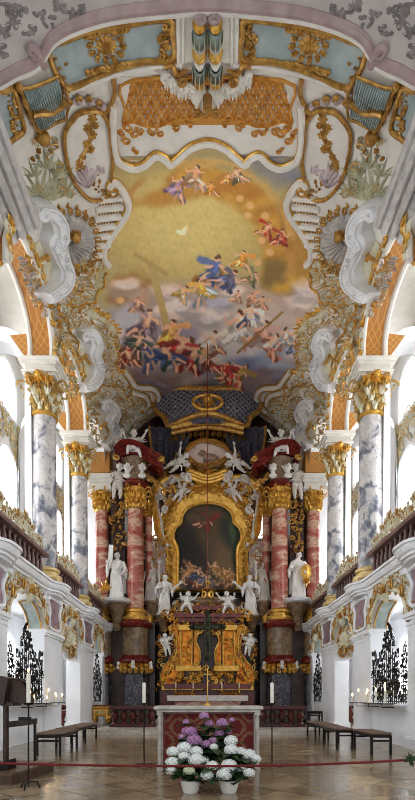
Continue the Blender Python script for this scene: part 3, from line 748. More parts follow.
# front band: blue panels, fluted corners, gold rosettes
def front_band(s, sd, fn):
    X = lambda x: x
    t = thing('blue_arch_panel', 'pale blue panel with gold frame and rosette on the %s of the choir arch' % sd, 'arch panel', fn(110, 50))
    poly = [(48, 48), (68, 37), (91, 28), (125, 22), (168, 17), (172, 30), (172, 56), (140, 60), (101, 71), (66, 84)]
    patch(MB(), fn, poly, .02, 26, 14).build('blue_ground', M['bluepanel'], t)
    fm = MB(); p = spline(poly, 5, True); fm.tube([fn(x, y, .04) for x, y in p], .05, 6, True)
    for x, y, a in [(168, 17, -.6), (172, 56, .6), (66, 84, 2), (48, 48, 3.4)]: orn_line(fm, fn, scroll2d(x, y, 6, a), .035, .05, 6, True)
    fm.build('gold_frame', M['oldgold'], t)
    ro = MB(); orn_flower(ro, fn, 106, 44, 13, .07, 11); orn_flower(ro, fn, 106, 44, 8, .09, 9, .3)
    ro.build('gold_rosette', M['oldgold'], t)
    sp = MB()
    rr = random.Random(5)
    for k in range(12):
        a = 2*PI*k/12; orn_spray(sp, fn, 106+math.cos(a)*13, 44+math.sin(a)*11, a+rr.uniform(-.4, .4), 7, 4, 1.6, .035, rr)
        orn_line(sp, fn, scroll2d(106+math.cos(a)*17, 44+math.sin(a)*15, 4, a+1), .025, .04, 5, True)
    for k in range(9):
        y = 24+k*4.2; orn_spray(sp, fn, 166+2*math.sin(k), y, rr.uniform(0, 6.3), 6, 5, 2.2, .035, rr)
        orn_line(sp, fn, scroll2d(164+4*math.sin(k*1.7), y, 4.5, k), .03, .05, 5, True)
    for x, y, a in [(54, 56, 1), (58, 66, .6), (62, 76, .2), (64, 62, .4), (54, 64, 2)]: orn_spray(sp, fn, x, y, a, 5, 4, 1.6, .03, rr)
    for k in range(12):                               # crest scrolls breaking over the frame above and below the rosette
        xx = 84+k*4; orn_line(sp, fn, scroll2d(xx, 31-abs(k-6)*-.3-(xx-84)*.15, 4.2, k*.9, 1), .032, .05, 5, True)
        orn_line(sp, fn, scroll2d(xx+2, 70-(xx-84)*.22, 3.8, k*1.3, -1), .032, .05, 5, True)
    sp.build('gold_foliage', M['oldgold'], t)
    # fluted corner pieces
    t = thing('fluted_bracket', 'blue fluted bracket with a wavy gold band at the %s haunch of the choir arch' % sd, 'stucco bracket', fn(48, 98))
    fl = MB(); n = 15
    for half in (0, 1):
        rows = []
        for j in range(9):
            v = (j/8+half)/2
            row = []
            for i in range(n*4+1):
                u = i/(n*4)
                a0 = (20+36*u, 84-14*u+4*math.sin(u*PI)); b0 = (35+28*u, 124-11*u+3*math.sin(u*2*PI))
                row.append(fn(a0[0]+(b0[0]-a0[0])*v, a0[1]+(b0[1]-a0[1])*v, .06+.05*abs(math.sin(u*n*PI))+.1*math.sin((v*2-half)*PI)))
            rows.append(row)
        fl.grid(rows)
    fl.build('flutes', M['bluegreen'], t)
    gb = MB(); pts = spline([(28, 106), (36, 104), (46, 104), (56, 98), (63, 92)], 6)
    gb.tube([fn(x, y, .14) for x, y in pts], .06, 8)
    for k in range(16): x, y = pts[min(len(pts)-1, int(k*1.5))]; orn_leaf(gb, fn, x, y-3, 1.6, 6, 2.4, .17, .2)
    for pl in ([(18, 84), (30, 82), (45, 76), (57, 71)], [(35, 125), (45, 122), (54, 117), (64, 113)], [(57, 71), (64, 84), (66, 98), (64, 113)]): gb.tube([fn(x, y, .1) for x, y in spline(pl, 5)], .028, 6)
    gb.build('gold_band', M['oldgold'], t)
    # dark gold bracket post and the outermost blue panel
    t = thing('gold_bracket', 'dark gold leafy bracket hanging between two blue panels at the %s arch foot' % sd, 'stucco bracket', fn(28, 108))
    gp = MB(); pts = spline([(15, 80), (22, 94), (27, 108), (33, 120), (40, 130)], 6)
    gp.tube([fn(x, y, .1) for x, y in pts], [.05+.025*math.sin(i*1.1) for i in range(len(pts))], 8)
    for i, (x, y) in enumerate(pts): orn_spray(gp, fn, x, y, (1.1 if i % 2 else 4.0), 6, 5, 1.8, .06)
    gp.ell(fn(40, 132, .12), (.14, .14, .14), 10, 7); gp.build('leaf_post', M['oldgold'], t)
    t = thing('blue_arch_panel', 'small blue corner panel with gold edge at the far %s of the choir arch' % sd, 'arch panel', fn(8, 120))
    pl = [(-14, 92), (2, 89), (12, 87), (19, 112), (22, 128), (10, 138), (2, 148), (-14, 160)]
    patch(MB(), fn, pl, .03, 8, 10).build('blue_ground', M['bluepanel'], t)
    e = MB(); e.tube([fn(x, y, .05) for x, y in spline(pl, 4, True)], .05, 6, True)
    for k in range(8): orn_spray(e, fn, 6+k*1.4, 94+k*5, k, 5, 4, 1.8, .03); orn_line(e, fn, scroll2d(12+math.sin(k*2)*3, 96+k*5, 4, k*1.1), .03, .05, 5, True)
    e.build('gold_edge', M['oldgold'], t)
    # oval side panel with flower garland
    t = thing('oval_panel', 'white kidney-shaped ceiling panel with gold rim and flower garland on the %s' % sd, 'stucco panel', fn(90, 150))
    op = [(100, 109), (89, 107), (78, 110), (72, 116), (66, 124), (63, 134), (64, 150), (67, 164), (72, 178), (80, 190), (90, 198), (102, 197), (109, 190), (110, 176), (112, 160), (110, 140), (108, 122)]
    patch(MB(), fn, op, .015, 14, 26).build('white_ground', M['stucco'], t)
    e = MB(); e.tube([fn(x, y, .06) for x, y in spline(op, 5, True)], .046, 7, True)
    orn_line(e, fn, scroll2d(111, 187, 8, 1.2), .06, .1, 7); e.build('gold_rim', M['oldgold'], t)
    f = MB(); rr = random.Random(9)
    for x, y, r in [(92, 117, 5.5), (87, 127, 5), (92, 134, 5.5), (86, 143, 4.5), (90, 148, 5), (82, 156, 4), (79, 162, 4.5), (95, 124, 4)]:
        orn_flower(f, fn, x, y, r*1.05, .05, 7, rr.uniform(0, 6)); orn_spray(f, fn, x, y, rr.uniform(0, 6), r*1.4, 4, 2.5, .03, rr)
    orn_line(f, fn, spline([(94, 112), (90, 122), (91, 134), (87, 145), (80, 158), (76, 168)], 5), .04, .03, 5)
    f.build('garland', M['oldgold'], t)
    sh = MB(); orn_shell(sh, fn, 88, 188, -1.9, 22, 1.5, 7, .1); orn_spray(sh, fn, 84, 176, -1.4, 16, 5, 2.0, .1)
    for k in range(5): orn_line(sh, fn, s2d(84+k*4, 180-k*3, 8, k*.8), .035, .03, 5, True)
    sh.build('lilac_rocaille', M['lilac'], t)
    sm = MB(); rocaille([(76, 166), (100, 166), (104, 194), (82, 188)], fn, 4, 18, rr, .03, sm, sm, .5, .014); sm.build('gold_sprig', M['oldgold'], t)
    # lilac crest above the oval
    t = thing('rocaille_crest', 'lilac shell crest with dark gold curls above the oval panel on the %s' % sd, 'stucco ornament', fn(85, 98))
    sh = MB(); e = MB()
    for k in range(4):
        x, y = 68+k*10, 108-8*math.sin((k+.6)/4*PI)
        orn_shell(sh, fn, x, y+5, -PI/2+.25*(k-1.5), 12, 1.3, 6, .06); orn_line(e, fn, scroll2d(x, y-5, 4.6, -PI/2), .032, .06, 6, True)
    orn_line(e, fn, spline([(112, 74), (114, 90), (109, 104), (101, 112)], 6), .05, .05, 6)
    sh.build('shells', M['lilac'], t); e.build('gold_curls', M['oldgold'], t)
both(front_band)

# white strip above the blue panels, lilac-pink edge, and the nave vault in front
edge = [(-40, 95), (-12, 84), (0, 78), (14, 70), (28, 64), (38, 57), (44, 48), (50, 38), (64, 28), (90, 18), (120, 11), (165, 6), (208, 3)]
edge = edge+[(2*CX-x, y) for x, y in reversed(edge[:-1])]
mb = MB(); mb.tube([VM(x, y-1, .04) for x, y in spline(edge, 4)], .075, 8)
mb.tube([VM(x, y-4.5, .02) for x, y in spline(edge, 4)], .06, 8); 
for sx in (-1, 1): orn_line(mb, VM, scroll2d(CX+sx*7, 11, 7, PI/2, sx), .06, .1, 7, True)
struct('trim_1', mb, M['pink'])
mb = MB(); mb.tube([VM(x, y+5, .03) for x, y in spline(edge, 4)], .07, 8); struct('trim_2', mb, M['stucco'])
low = [(-10, 165), (6, 152), (22, 140)]
navepoly = [(x, y-5) for x, y in edge]
rows = []
for j in range(9):
    rows.append([VM(x, y-4-(j/8)**1.3*110, .03) for x, y in spline(edge, 2)])
struct('ceiling_nave', MB().grid(rows), M['navegrey'])
def nave_leaves(s, sd, fn):
    t = thing('painted_foliage', 'dark grey painted foliage on the nave vault at the top %s corner' % sd, 'vault ornament', fn(40, 12))
    g = MB(); rr = random.Random(4)
    for x, y, a, L in [(60, 3, .4, 22), (78, 6, .8, 15), (22, 6, .3, 20), (40, 14, .9, 16), (14, 18, .8, 24), (4, 30, .9, 22), (2, 50, 1.4, 20), (50, 20, 1.2, 12), (30, 28, 1, 14), (8, 6, .6, 24), (70, 12, .8, 12)]:
        [orn_line(g, fn, s2d(x+rr.uniform(-5, 5), y+rr.uniform(-5, 5), L*rr.uniform(.35, .6), a+rr.uniform(-.5, .5), rr.choice((1, -1))), .03, .02, 5, True) for _ in range(4)]; orn_spray(g, fn, x, y, a, L*.6, 4, 1.0, .02, rr)
    g.build('foliage', M['greyleaf'], t)
    sw = MB(); orn_line(sw, fn, scroll2d(31, 48, 9, -.6), .07, .08, 7, True); orn_spray(sw, fn, 33, 56, -1.2, 16, 4, 1.1, .12); orn_line(sw, fn, s2d(40, 57, 12, .3), .06, .08, 6, True)
    sw.build('pink_curl', M['pink'], t)
both(nave_leaves)

# twin striped balusters at the crown of the arch
t = thing('crown_cartouche', 'twin green-striped balusters with gold bands over a white shell at the arch crown', 'stucco cartouche', VM(207.5, 60))
for cx in (199.5, 215.5):
    bal = None
    for y0, y1, rad, nm, mt in [(26, 42, 8.2, 'baluster', 'bluegreen'), (12, 17, 5, 'white_neck', 'stucco'), (17, 26, 7.2, 'gold_band', 'gold'), (42, 46, 6.5, 'white_neck', 'stucco'), (46, 56, 7.6, 'gold_band', 'gold'), (56, 62, 6, 'white_neck', 'stucco'), (62, 74, 7.6, 'lower_bulb', 'bluegreen'), (74, 82, 6, 'gold_band', 'gold')]:
        rws = []
        for j in range(9):
            v = j/8; rr_ = rad*(.72+.28*math.sin(v*PI))
            rws.append([VM(cx+rr_*math.cos(PI*i/16), y0+(y1-y0)*v, .02+rr_*.02*math.sin(PI*i/16)*1.2) for i in range(17)])
        o = MB().grid(rws).build(nm, M[mt], t)
        if mt == 'bluegreen':
            for k in range(5):
                c_ = (k-2)*.42; xs = cx+rad*math.sin(c_*1.45); hh = .03+rad*.024*math.cos(c_*1.3)
                gs = MB(); orn_leaf(gs, VM, xs, y0+1, PI/2, y1-y0-2, 1.9*math.cos(c_*1.2), hh+.02, 0, hh); q = gs.build('white_stripe', M['ivory'], o)
sh = MB(); orn_shell(sh, VM, 207.5, 82, PI/2, 24, 2.6, 9, .2)
for sx in (-1, 1):
    for k in range(5):
        orn_spray(sh, VM, 207.5+sx*(14+k*6), 86-k*3.4, PI/2 if k % 2 else (0 if sx > 0 else PI), 11-k, 4, 2, .16)
        orn_line(sh, VM, scroll2d(207.5+sx*(18+k*6), 82-k*3, 6, k*.9, sx), .06, .1, 6, True)
    for k in range(3): orn_shell(sh, VM, 207.5+sx*(22+k*8), 84-k*4, PI/2-sx*.8, 12-k*2, 1.6, 5, .14)
sh.build('white_shell', M['stucco'], t)
gd = MB()
patch(gd, VM, [(207.5, 84), (212, 91), (207.5, 98), (203, 91)], .25, 2, 4)
for sx in (-1, 1):
    orn_line(gd, VM, spline([(207.5+sx*20, 62), (207.5+sx*30, 66), (207.5+sx*36, 60), (207.5+sx*44, 62)], 6), .05, .1, 6, True); orn_line(gd, VM, scroll2d(207.5+sx*26, 72, 7, 1), .05, .12, 6, True)
    orn_line(gd, VM, scroll2d(207.5+sx*9, 100, 6, 2), .045, .2, 6, True)
gd.build('gold_lozenge', M['oldgold'], t)
# white mouldings beside the cartouche
for s, sd in SIDES:
    fn = VM if s < 0 else VMR
    mb = MB()
    for x0, r in ((178, .05), (183, .035)): mb.tube([fn(x0, y, .02) for y in range(10, 74, 8)], r, 6)
    mb.tube([fn(x, y, .02) for x, y in spline([(64, 92), (101, 77), (140, 66), (182, 62)], 6)], .05, 6)
    struct('trim_arch_'+sd, mb, M['stucco'])

# ------------------------------------------------------------------ shells, brackets and rocaille over the bays
def s_band(fn, cl, wd, h0, h1, mb, edge_mb=None, n=8):
    """a thick curled white band: centreline in px, half-width in px, raised from the vault"""
    c = spline(cl, 6); rows = []
    m = len(c)
    L = []; Rr = []
    for i, (x, y) in enumerate(c):
        a = c[max(0, i-1)]; b = c[min(m-1, i+1)]; q = math.hypot(b[0]-a[0], b[1]-a[1]) or 1
        nx, ny = -(b[1]-a[1])/q, (b[0]-a[0])/q; v = i/(m-1); w = wd*(1+.12*math.sin(v*PI*2)); hh = h0+(h1-h0)*abs(math.sin(v*PI*1.5+.4))
        rows.append([fn(x-nx*w, y-ny*w, 0)]+[fn(x+nx*w*(k/n*2-1), y+ny*w*(k/n*2-1), hh*(1-.25*(abs(k/n*2-1))**3)) for k in range(n+1)]+[fn(x+nx*w, y+ny*w, 0)])
        L.append(fn(x-nx*w, y-ny*w, hh*.8)); Rr.append(fn(x+nx*w, y+ny*w, hh*.8))
    mb.grid(rows)
    for q in (0, -1): mb.add(rows[q], [tuple(range(len(rows[q])))])
    if edge_mb is not None:
        edge_mb.tube(L, .035, 6); edge_mb.tube(Rr, .035, 6)
def bays(s, sd, fn):
    rr = random.Random(21)
    # big grey shell with gold rim
    t = thing('grey_shell', 'grey ribbed shell with curling gold rim beside the largest white bracket on the %s' % sd, 'stucco shell', fn(78, 228))
    sh = MB(); orn_shell(sh, fn, 66, 240, -.5, 30, 3.4, 17, .16, .2); sh.build('ribs', M['grey_stucco'], t)
    g = MB()
    for k in range(13):
        a = -2.1+k*.28; x, y = 66+30*math.cos(a), 240+32*math.sin(a)
        orn_line(g, fn, scroll2d(x, y, 4.6, a+PI/2), .036, .1, 6, True); orn_leaf(g, fn, x, y, a, 6, 2.6, .07, .4)
    orn_flower(g, fn, 71, 232, 6, .2, 7); orn_spray(g, fn, 70, 232, -.4, 11, 9, 4.8, .18)
    g.build('gold_rim', M['oldgold'], t)
    # three white brackets of decreasing size
    spec = [('largest', [(38, 206), (47, 204), (57, 212), (60, 228), (56, 240), (62, 252), (68, 266), (64, 280), (54, 290), (46, 297)], 7.5, [(44, 238), (52, 240), (56, 252), (58, 268), (50, 290), (44, 296), (38, 292), (34, 276), (33, 262), (33, 244)], .42, [(34, 262), (44, 256), (53, 246)]),
            ('middle', [(82, 333), (92, 331), (97, 341), (95, 352), (100, 362), (98, 374), (91, 384), (83, 387)], 5.6, [(80, 348), (88, 350), (92, 362), (88, 380), (82, 384), (77, 372), (76, 358)], .32, [(77, 362), (83, 356), (88, 350)]),
            ('smallest', [(102, 405), (110, 403), (115, 412), (113, 422), (117, 431), (113, 441), (106, 447)], 5, [(100, 418), (106, 420), (109, 430), (106, 442), (102, 444), (99, 434), (98, 424)], .26, [(99, 428), (103, 424), (107, 420)])]
    for nm, cl, wd, op, hh, arc in spec:
        t = thing('white_bracket', '%s of the three curled white stucco brackets down the %s side of the vault' % (nm, sd), 'stucco bracket', fn(*cl[len(cl)//2]), 'curled white brackets of the vault')
        sh_ = {'largest': 9, 'middle': 5, 'smallest': 3}[nm]; cl = [(x-sh_, y) for x, y in cl]
        b = MB(); e = MB(); s_band(fn, cl, wd, hh*.7, hh, b, None)
        cc = spline(cl, 4)
        for q in range(3, len(cc)-2, 5): orn_line(b, fn, scroll2d(cc[q][0]-wd*.2, cc[q][1], wd*.62, PI/2+q, 1), .035, hh*.98, 5, True)
        orn_shell(b, lambda u, v, h=0.0: fn(u, v, h+hh*.85), cl[4][0], cl[4][1]-wd*.4, PI/2, wd*1.5, 1.6, 7, .07)
        for q in (-.62, .62):
            c = spline(cl, 5); pts = []
            for i, (x, y) in enumerate(c):
                a = c[max(0, i-1)]; d_ = c[min(len(c)-1, i+1)]; L = math.hypot(d_[0]-a[0], d_[1]-a[1]) or 1
                pts.append(fn(x-(d_[1]-a[1])/L*wd*q, y+(d_[0]-a[0])/L*wd*q, hh*(.7+.3*abs(math.sin(i/(len(c)-1)*PI*1.5+.4)))))
            b.tube(pts, .035, 5)
        orn_line(b, fn, scroll2d(*cl[0], wd*1.2, .4), .07, hh*.9, 7)
        b.build('curled_band', M['plaster'], t)
        m_ = len(cl)//2
        o = MB()
        for k, q in enumerate((.3, .55, .8)): x, y = cl[int(q*len(cl))]; orn_line(o, fn, scroll2d(x, y, wd*.55, k), .014, hh*.98, 4, True); orn_spray(o, fn, x, y, -1.3, wd*.6, 3, 2, hh*.2+.02, rr)
        o.build('grey_tracery', M['grey_stucco'], t)
        patch(MB(), fn, op, .03, 8, 12).build('ivory_recess', M['ivory'], t)
        g = MB(); g.tube([fn(x, y, .06) for x, y in spline(arc, 6)], .05, 6)
        patch(g, fn, [arc[1], arc[2], (op[2][0], op[2][1]+6), (arc[1][0]+2, arc[1][1]+6)], .04, 3, 4)
        orn_spray(g, fn, op[-2][0]+6, op[-2][1]+2, 1.2, wd*1.4, 5, 1.6, .03, rr); g.build('gold_arc', M['gold'], t)
    # white flutes with gold dots beside the painting
    t = thing('fluted_fan', 'fan of white flutes with gold bead rows between shell and painting on the %s' % sd, 'stucco ornament', fn(108, 225))
    sh = MB(); g = MB()
    for k in range(7):
        a0 = (96-k*1.0, 200+k*9.5); b0 = (122-(k > 2)*(k-2)*4.2, 197+k*9.5)
        sh.tube([fn(a0[0]+(b0[0]-a0[0])*q/8, a0[1]+(b0[1]-a0[1])*q/8-2*math.sin(q/8*PI), .03) for q in range(9)], [.1*(.5+.5*math.sin(PI*(q+1)/10)) for q in range(9)], 8)
        for q in range(1, 9): g.ell(fn(a0[0]+(b0[0]-a0[0])*q/9, a0[1]+(b0[1]-a0[1])*q/9+3, .06), (.03,)*3, 6, 5)
    sh.build('flutes', M['stucco'], t); g.build('gold_beads', M['oldgold'], t)
    # feathered combs and leaf fountains
    for lab, path, L, Wd, wm, sd_, ftn in [
        ('grey feathered stucco comb along the nearest orange arch band on the %s', [(17, 258), (24, 274), (34, 292), (46, 308), (58, 322)], 13, 2.6, 'grey_stucco', 1, None),
        ('pale feathered comb curving beside the middle white bracket on the %s', [(58, 322), (66, 340), (72, 362), (78, 388)], 10, 2.4, 'ivory', 1, None),
        ('greenish feathered crest between grey shell and painting on the %s', [(72, 300), (84, 296), (94, 284), (100, 270)], 10, 2.4, 'ivory', -1, None),
        ('ribbed feather crest above the smallest white bracket on the %s', [(92, 402), (102, 394), (114, 392), (124, 400)], 9, 2.2, 'ivory', 1, None)]:
        t = thing('feathered_comb', lab % sd, 'stucco ornament', fn(*path[len(path)//2]))
        w = MB(); g = MB(); comb(w, g, fn, path, L, Wd, sd_, .06, rr); w.build('ribs', M[wm], t); g.build('gold_edge', M['gold'], t)
    t = thing('leaf_fountain', 'tall pale green leaf sprays rising above the largest white bracket on the %s' % sd, 'stucco ornament', fn(50, 180))
    w = MB(); g = MB()
    for x, y, an, L, n in [(50, 200, -1.6, 34, 9), (40, 196, -1.75, 40, 7), (62, 196, -1.35, 28, 7), (56, 176, -1.2, 26, 6), (46, 168, -1.7, 28, 5), (34, 176, -1.9, 22, 5)]: fountain(w, fn, x, y, an, L, n, 1.5, .1, .05, rr)
    for x, y, r in [(38, 150, 3.2), (44, 142, 2.6), (36, 138, 2.4), (50, 150, 2.6), (32, 158, 2.6), (46, 158, 2.4), (56, 144, 2.2)]: orn_flower(g, fn, x, y, r, .05, 6, rr.uniform(0, 6))
    w.build('leaves', M['green_stucco'], t); g.build('gold_flowers', M['oldgold'], t)
    # rocaille fields
    fields = [('stucco_foliage', 'pale green stucco foliage with small gold flowers below the oval panel on the %s', [(30, 130), (50, 128), (62, 140), (66, 170), (76, 196), (50, 204), (38, 200), (30, 170)], 6.1, 14, .05, 'green_stucco', 0.80, 0.02),
              ('stucco_rocaille', 'gold and white rocaille around the foot of the grey shell on the %s', [(72, 262), (92, 258), (102, 268), (93, 276), (92, 304), (78, 326), (60, 322), (56, 300), (64, 288)], 5.4, 88, .055, 'ivory', 0.70, 0.024),
              ('stucco_rocaille', 'dense gold-edged rocaille framing the middle white bracket on the %s', [(78, 324), (96, 310), (110, 320), (116, 340), (116, 366), (124, 380), (104, 396), (84, 398), (74, 384), (100, 372), (103, 348), (96, 330), (78, 336)], 5.1, 104, .055, 'ivory', 0.70, 0.024),
              ('stucco_rocaille', 'green and gold rocaille over the arch beside the middle white bracket on the %s', [(52, 318), (66, 316), (76, 340), (74, 370), (82, 396), (72, 402), (62, 370), (56, 340)], 5.1, 57, .055, 'green_stucco', 0.70, 0.024),
              ('stucco_rocaille', 'shell and scroll rocaille at the lower %s end of the vault above the red columns', [(118, 386), (130, 380), (140, 392), (156, 400), (152, 416), (138, 432), (124, 436), (118, 420), (112, 400)], 4.8, 88, .055, 'ivory', 0.75, 0.026),
              ('stucco_rocaille', 'gold-tipped rocaille around the smallest white bracket on the %s', [(86, 400), (104, 396), (118, 402), (122, 436), (116, 452), (104, 456), (112, 440), (104, 402), (96, 420), (98, 448), (92, 440)], 4.1, 88, .055, 'green_stucco', 0.70, 0.026),
              ('stucco_rocaille', 'grey ribbed rocaille between the largest bracket and the orange arch band on the %s', [(20, 268), (32, 256), (36, 290), (46, 300), (58, 306), (58, 322), (46, 318), (32, 300)], 4.8, 67, .055, 'grey_stucco', 0.80, 0.026)]
    for nm, lab, poly, un, n, mets, wm, mix, rad in fields:
        t = thing(nm, lab % sd, 'stucco ornament', fn(sum(p[0] for p in poly)/len(poly), sum(p[1] for p in poly)/len(poly)))
        g = MB(); w = MB(); rocaille(poly, fn, un, n, rr, mets, g, w, mix, rad)
        w.build('rocaille', M[wm], t); g.build('gold_rocaille', M['gold'], t)
both(bays)
# ================================================================== COLUMNS, GALLERY, ARCADE
COLY = [(14.5, .35), (18.4, .32)]
def capital(mb, c, r, z0, h, rr, mb2=None):
    """leafy capital: bell, two rows of acanthus leaves, corner volutes"""
    mb.lathe([(r, z0), (r*1.02, z0+h*.2), (r*1.05, z0+h*.5), (r*1.25, z0+h*.85), (r*1.3, z0+h)], c, 20)
    def fn(u, v, q=0): return Vector((c[0]+(r*1.05+q+max(0, (v-.55))*r*.6)*math.cos(u), c[1]+(r*1.05+q+max(0, (v-.55))*r*.6)*math.sin(u), c[2]+z0+v*h))
    m1 = mb
    for row, (v, L, n) in enumerate(((.0, .3, 12), (.2, .32, 12), (.44, .34, 12))):
        for k in range(n):
            mb = mb2 if (mb2 is not None and (k+row) % 2) else m1
            orn_leaf(mb, fn, 2*PI*(k+.5*row)/n, v, PI/2, L, .36, .05+.02*row, 0, .03)
            orn_leaf(mb, fn, 2*PI*(k+.5*row)/n+.12, v+L*.5, PI/2-.7, L*.5, .16, .06, 0, .05); orn_leaf(mb, fn, 2*PI*(k+.5*row)/n-.12, v+L*.5, PI/2+.7, L*.5, .16, .06, 0, .05)
    mb = m1
    for k in range(8):
        a = 2*PI*k/8+PI/8; pts = []
        for q in range(16):
            t = q/15; th = t*2.2*PI; rad = h*.2*(1-.7*t)
            pts.append(fn(a, .8, .16+0)+Vector((math.cos(a)*math.cos(th)*rad, math.sin(a)*math.cos(th)*rad, math.sin(th)*rad+h*.02)))
        mb.tube(pts, [r*.11*(1-.4*q/15) for q in range(16)], 6)
    for k in range(8): mb.ell(fn(2*PI*k/8, .86, .07), (r*.16,)*3, 7, 5)
shaft_lab = {(0, 'left'): 'nearer grey marble column with gilded capital on the left gallery', (1, 'left'): 'farther grey marble column between balustrades on the left gallery',
             (0, 'right'): 'nearer blue-grey marble column with gilded capital on the right gallery', (1, 'right'): 'farther blue-grey marble column between balustrades on the right gallery'}
AC = 4.73
for s, sd in SIDES:
    for i, (Y, r) in enumerate(COLY):
        X = s*AC; zt = EYE+9.05
        t = thing('marble_column', shaft_lab[(i, sd)], 'column', (X, Y, 4.34), 'grey marble columns of the gallery')
        b = MB(); b.box(X-r*1.45, X+r*1.45, Y-r*1.45, Y+r*1.45, 4.34, 4.5)
        b.lathe([(r*1.4, 4.5), (r*1.46, 4.56), (r*1.4, 4.63), (r*1.15, 4.66), (r*1.12, 4.72), (r*1.26, 4.76), (r*1.26, 4.82), (r*1.05, 4.87)], (X, Y, 0), 28)
        b.build('base', M['palegold'], t)
        sh = MB(); sh.lathe([(r*1.04, 4.86)]+[(r*(1.03-.11*(k/12)**1.5), 4.9+(zt-1.0-4.9)*k/12) for k in range(13)], (0, 0, 0), 32)
        o = sh.build('shaft', M['greymarble']); o.location = (X, Y, 0); o.parent = t; o.matrix_parent_inverse = t.matrix_basis.inverted()
        MB().lathe([(r*.93, zt-1.02), (r*1.08, zt-.99), (r*1.08, zt-.93), (r*.95, zt-.9)], (X, Y, 0), 28).build('gold_necking', M['gold'], t)
        w = MB(); w.lathe([(r*.92, zt-.92), (r*.98, zt-.4), (r*1.2, zt-.06)], (X, Y, 0), 24); wb = w.build('capital_bell', M['ivory'], t)
        cp = MB(); cl_ = MB(); capital(cp, (X, Y, 0), r*1.0, zt-.92, .9, R, cl_)
        cp.build('capital', M['capgold'], t); cl_.build('capital_leaves', M['ivory'], wb)
        im = MB()
        for z0, z1, d in ((0, .08, .44), (.08, .14, .5), (.14, .3, .42), (.3, .36, .48), (.36, .44, .56), (.44, .5, .52)): im.box(X-d, X+d, Y-d, Y+d, zt+z0, zt+z1)
        im.build('impost_block', M['stucco'], t)
        fs = MB(); fnf = lambda u, v, q=0, X=X, Y=Y, zt=zt: Vector((X+u, Y-.46-q, zt+v-.35))
        for u in (-.25, 0, .25): orn_spray(fs, fnf, u, .3, -PI/2, .3, 5, 2.2, .1)
        orn_flower(fs, fnf, 0, .3, .2, .15, 7); fs.build('gold_festoon', M['gold'], t)
        # orange diaper band of the arch that springs from the impost
        t = thing('arch_band', 'orange diaper arch band over the %s grey column on the %s' % (('nearer', 'farther')[i], sd), 'arch band', (X, Y, zt+.5))
        ya, yb = ARCHY[i]
        path = [(yb, EYE+9.5), (yb, EYE+9.8)]+[(y, EYE+rimH(y)-.02) for y in [yb-(yb-ya)*k/16 for k in range(17)]]+[(ya, EYE+9.7), (ya, EYE+9.5)]
        pp = spline(path, 3)
        rows = [[(s*a, y, z) for a in (4.42, 4.55, 4.7, 4.85, 5.0)] for y, z in pp]
        bd = MB().grid(rows); 
        bd.build('diaper_band', M['diaper'], t)
        ed = MB()
        for a in (4.40, 5.02): ed.tube([(s*a, y, z) for y, z in pp], .075, 7)
        ed.build('white_edge', M['stucco'], t)
        # gold and white rocaille edging the band on the nave side
        fw = wall(s, 4.36); g = MB(); w = MB()
        for k in range(0, len(pp)-1, 2):
            y, z = pp[k]; orn_spray(w if k % 4 else g, fw, y, z+.1, R.uniform(.4, 2.6), .3, 6, 2.2, .06); orn_line(g, fw, scroll2d(y, z+.16, .17, k), .022, .06, 5, True)
        g.build('gold_leaves', M['gold'], t); w.build('white_leaves', M['ivory'], t)
        # white transverse arch of the gallery behind the column
        t = thing('gallery_arch', 'white arch across the gallery behind the %s grey column on the %s' % (('nearer', 'farther')[i], sd), 'arch', (s*5.9, Y, 4.34))
        a_in = [(s*(5.15+.0), 4.34)]; rows = []
        ap = arch_pts(5.2, 6.85, EYE+9.3, .85, 14); ap = [(5.2, 4.34)]+ap+[(6.85, 4.34)]
        op = [(4.95, 4.34)]+[(5.05+(q-5.2)*1.05, z+.35) for q, z in arch_pts(5.2, 6.85, EYE+9.3, .9, 14)]+[(6.98, 4.34)]
        mb = MB(); n = len(ap)
        vs = []; fsx = []
        for yy in (Y-.28, Y+.28):
            vs += [(s*a, yy, z) for a, z in ap]+[(s*a, yy, z) for a, z in op]
        for k in range(n-1):
            fsx += [(k, k+1, n+k+1, n+k), (2*n+k, 3*n+k, 3*n+k+1, 2*n+k+1), (k, 2*n+k, 2*n+k+1, k+1), (n+k, n+k+1, 3*n+k+1, 3*n+k)]
        mb.add(vs, fsx); mb.build('arch', M['plaster'], t, False)
        g = MB(); fo = wall(s, 5.04)
        sp = MB(); sp.prism([(5.1, EYE+9.55), (5.6, EYE+10.25), (5.1, EYE+10.3)], lambda u, v, q: Vector((s*u, Y-.3-q, v)), -.02, .03); sp.build('orange_spandrel', M['diaper'], t, False)

    # stucco framing the gallery windows
    for q, (yc, hw) in enumerate(((12.6, .8), (17.3, .8), (23.2, .6))):
        t = thing('window_surround', 'gold and pale stucco around the %s upper gallery window on the %s' % (('nearest', 'second', 'farthest')[q], sd), 'stucco ornament', (s*7, yc, 5.4))
        fo = wall(s, 6.98); g = MB(); w = MB()
        rocaille([(yc-hw-.6, 9.0), (yc-hw-.1, 9.6), (yc, 10.3), (yc+hw+.1, 9.6), (yc+hw+.6, 9.0), (yc+hw+.5, 11.0), (yc-hw-.5, 11.0)], fo, .3, 50, R, .08, g, w, .72, .028)
        rocaille([(yc+hw+.15, 6.0), (yc+hw+.55, 6.0), (yc+hw+.7, 9.4), (yc+hw+.2, 9.4)], fo, .28, 26, R, .08, g, w, .72, .028)
        rocaille([(yc-hw-.55, 6.0), (yc-hw-.15, 6.0), (yc-hw-.2, 9.4), (yc-hw-.7, 9.4)], fo, .28, 26, R, .08, g, w, .72, .028)
        w.build('pale_rocaille', M['ivory'], t); g.build('gold_rocaille', M['palegold'], t)

    # cornice undulating under the columns
    ys = [9.2+k*.1 for k in range(138)]
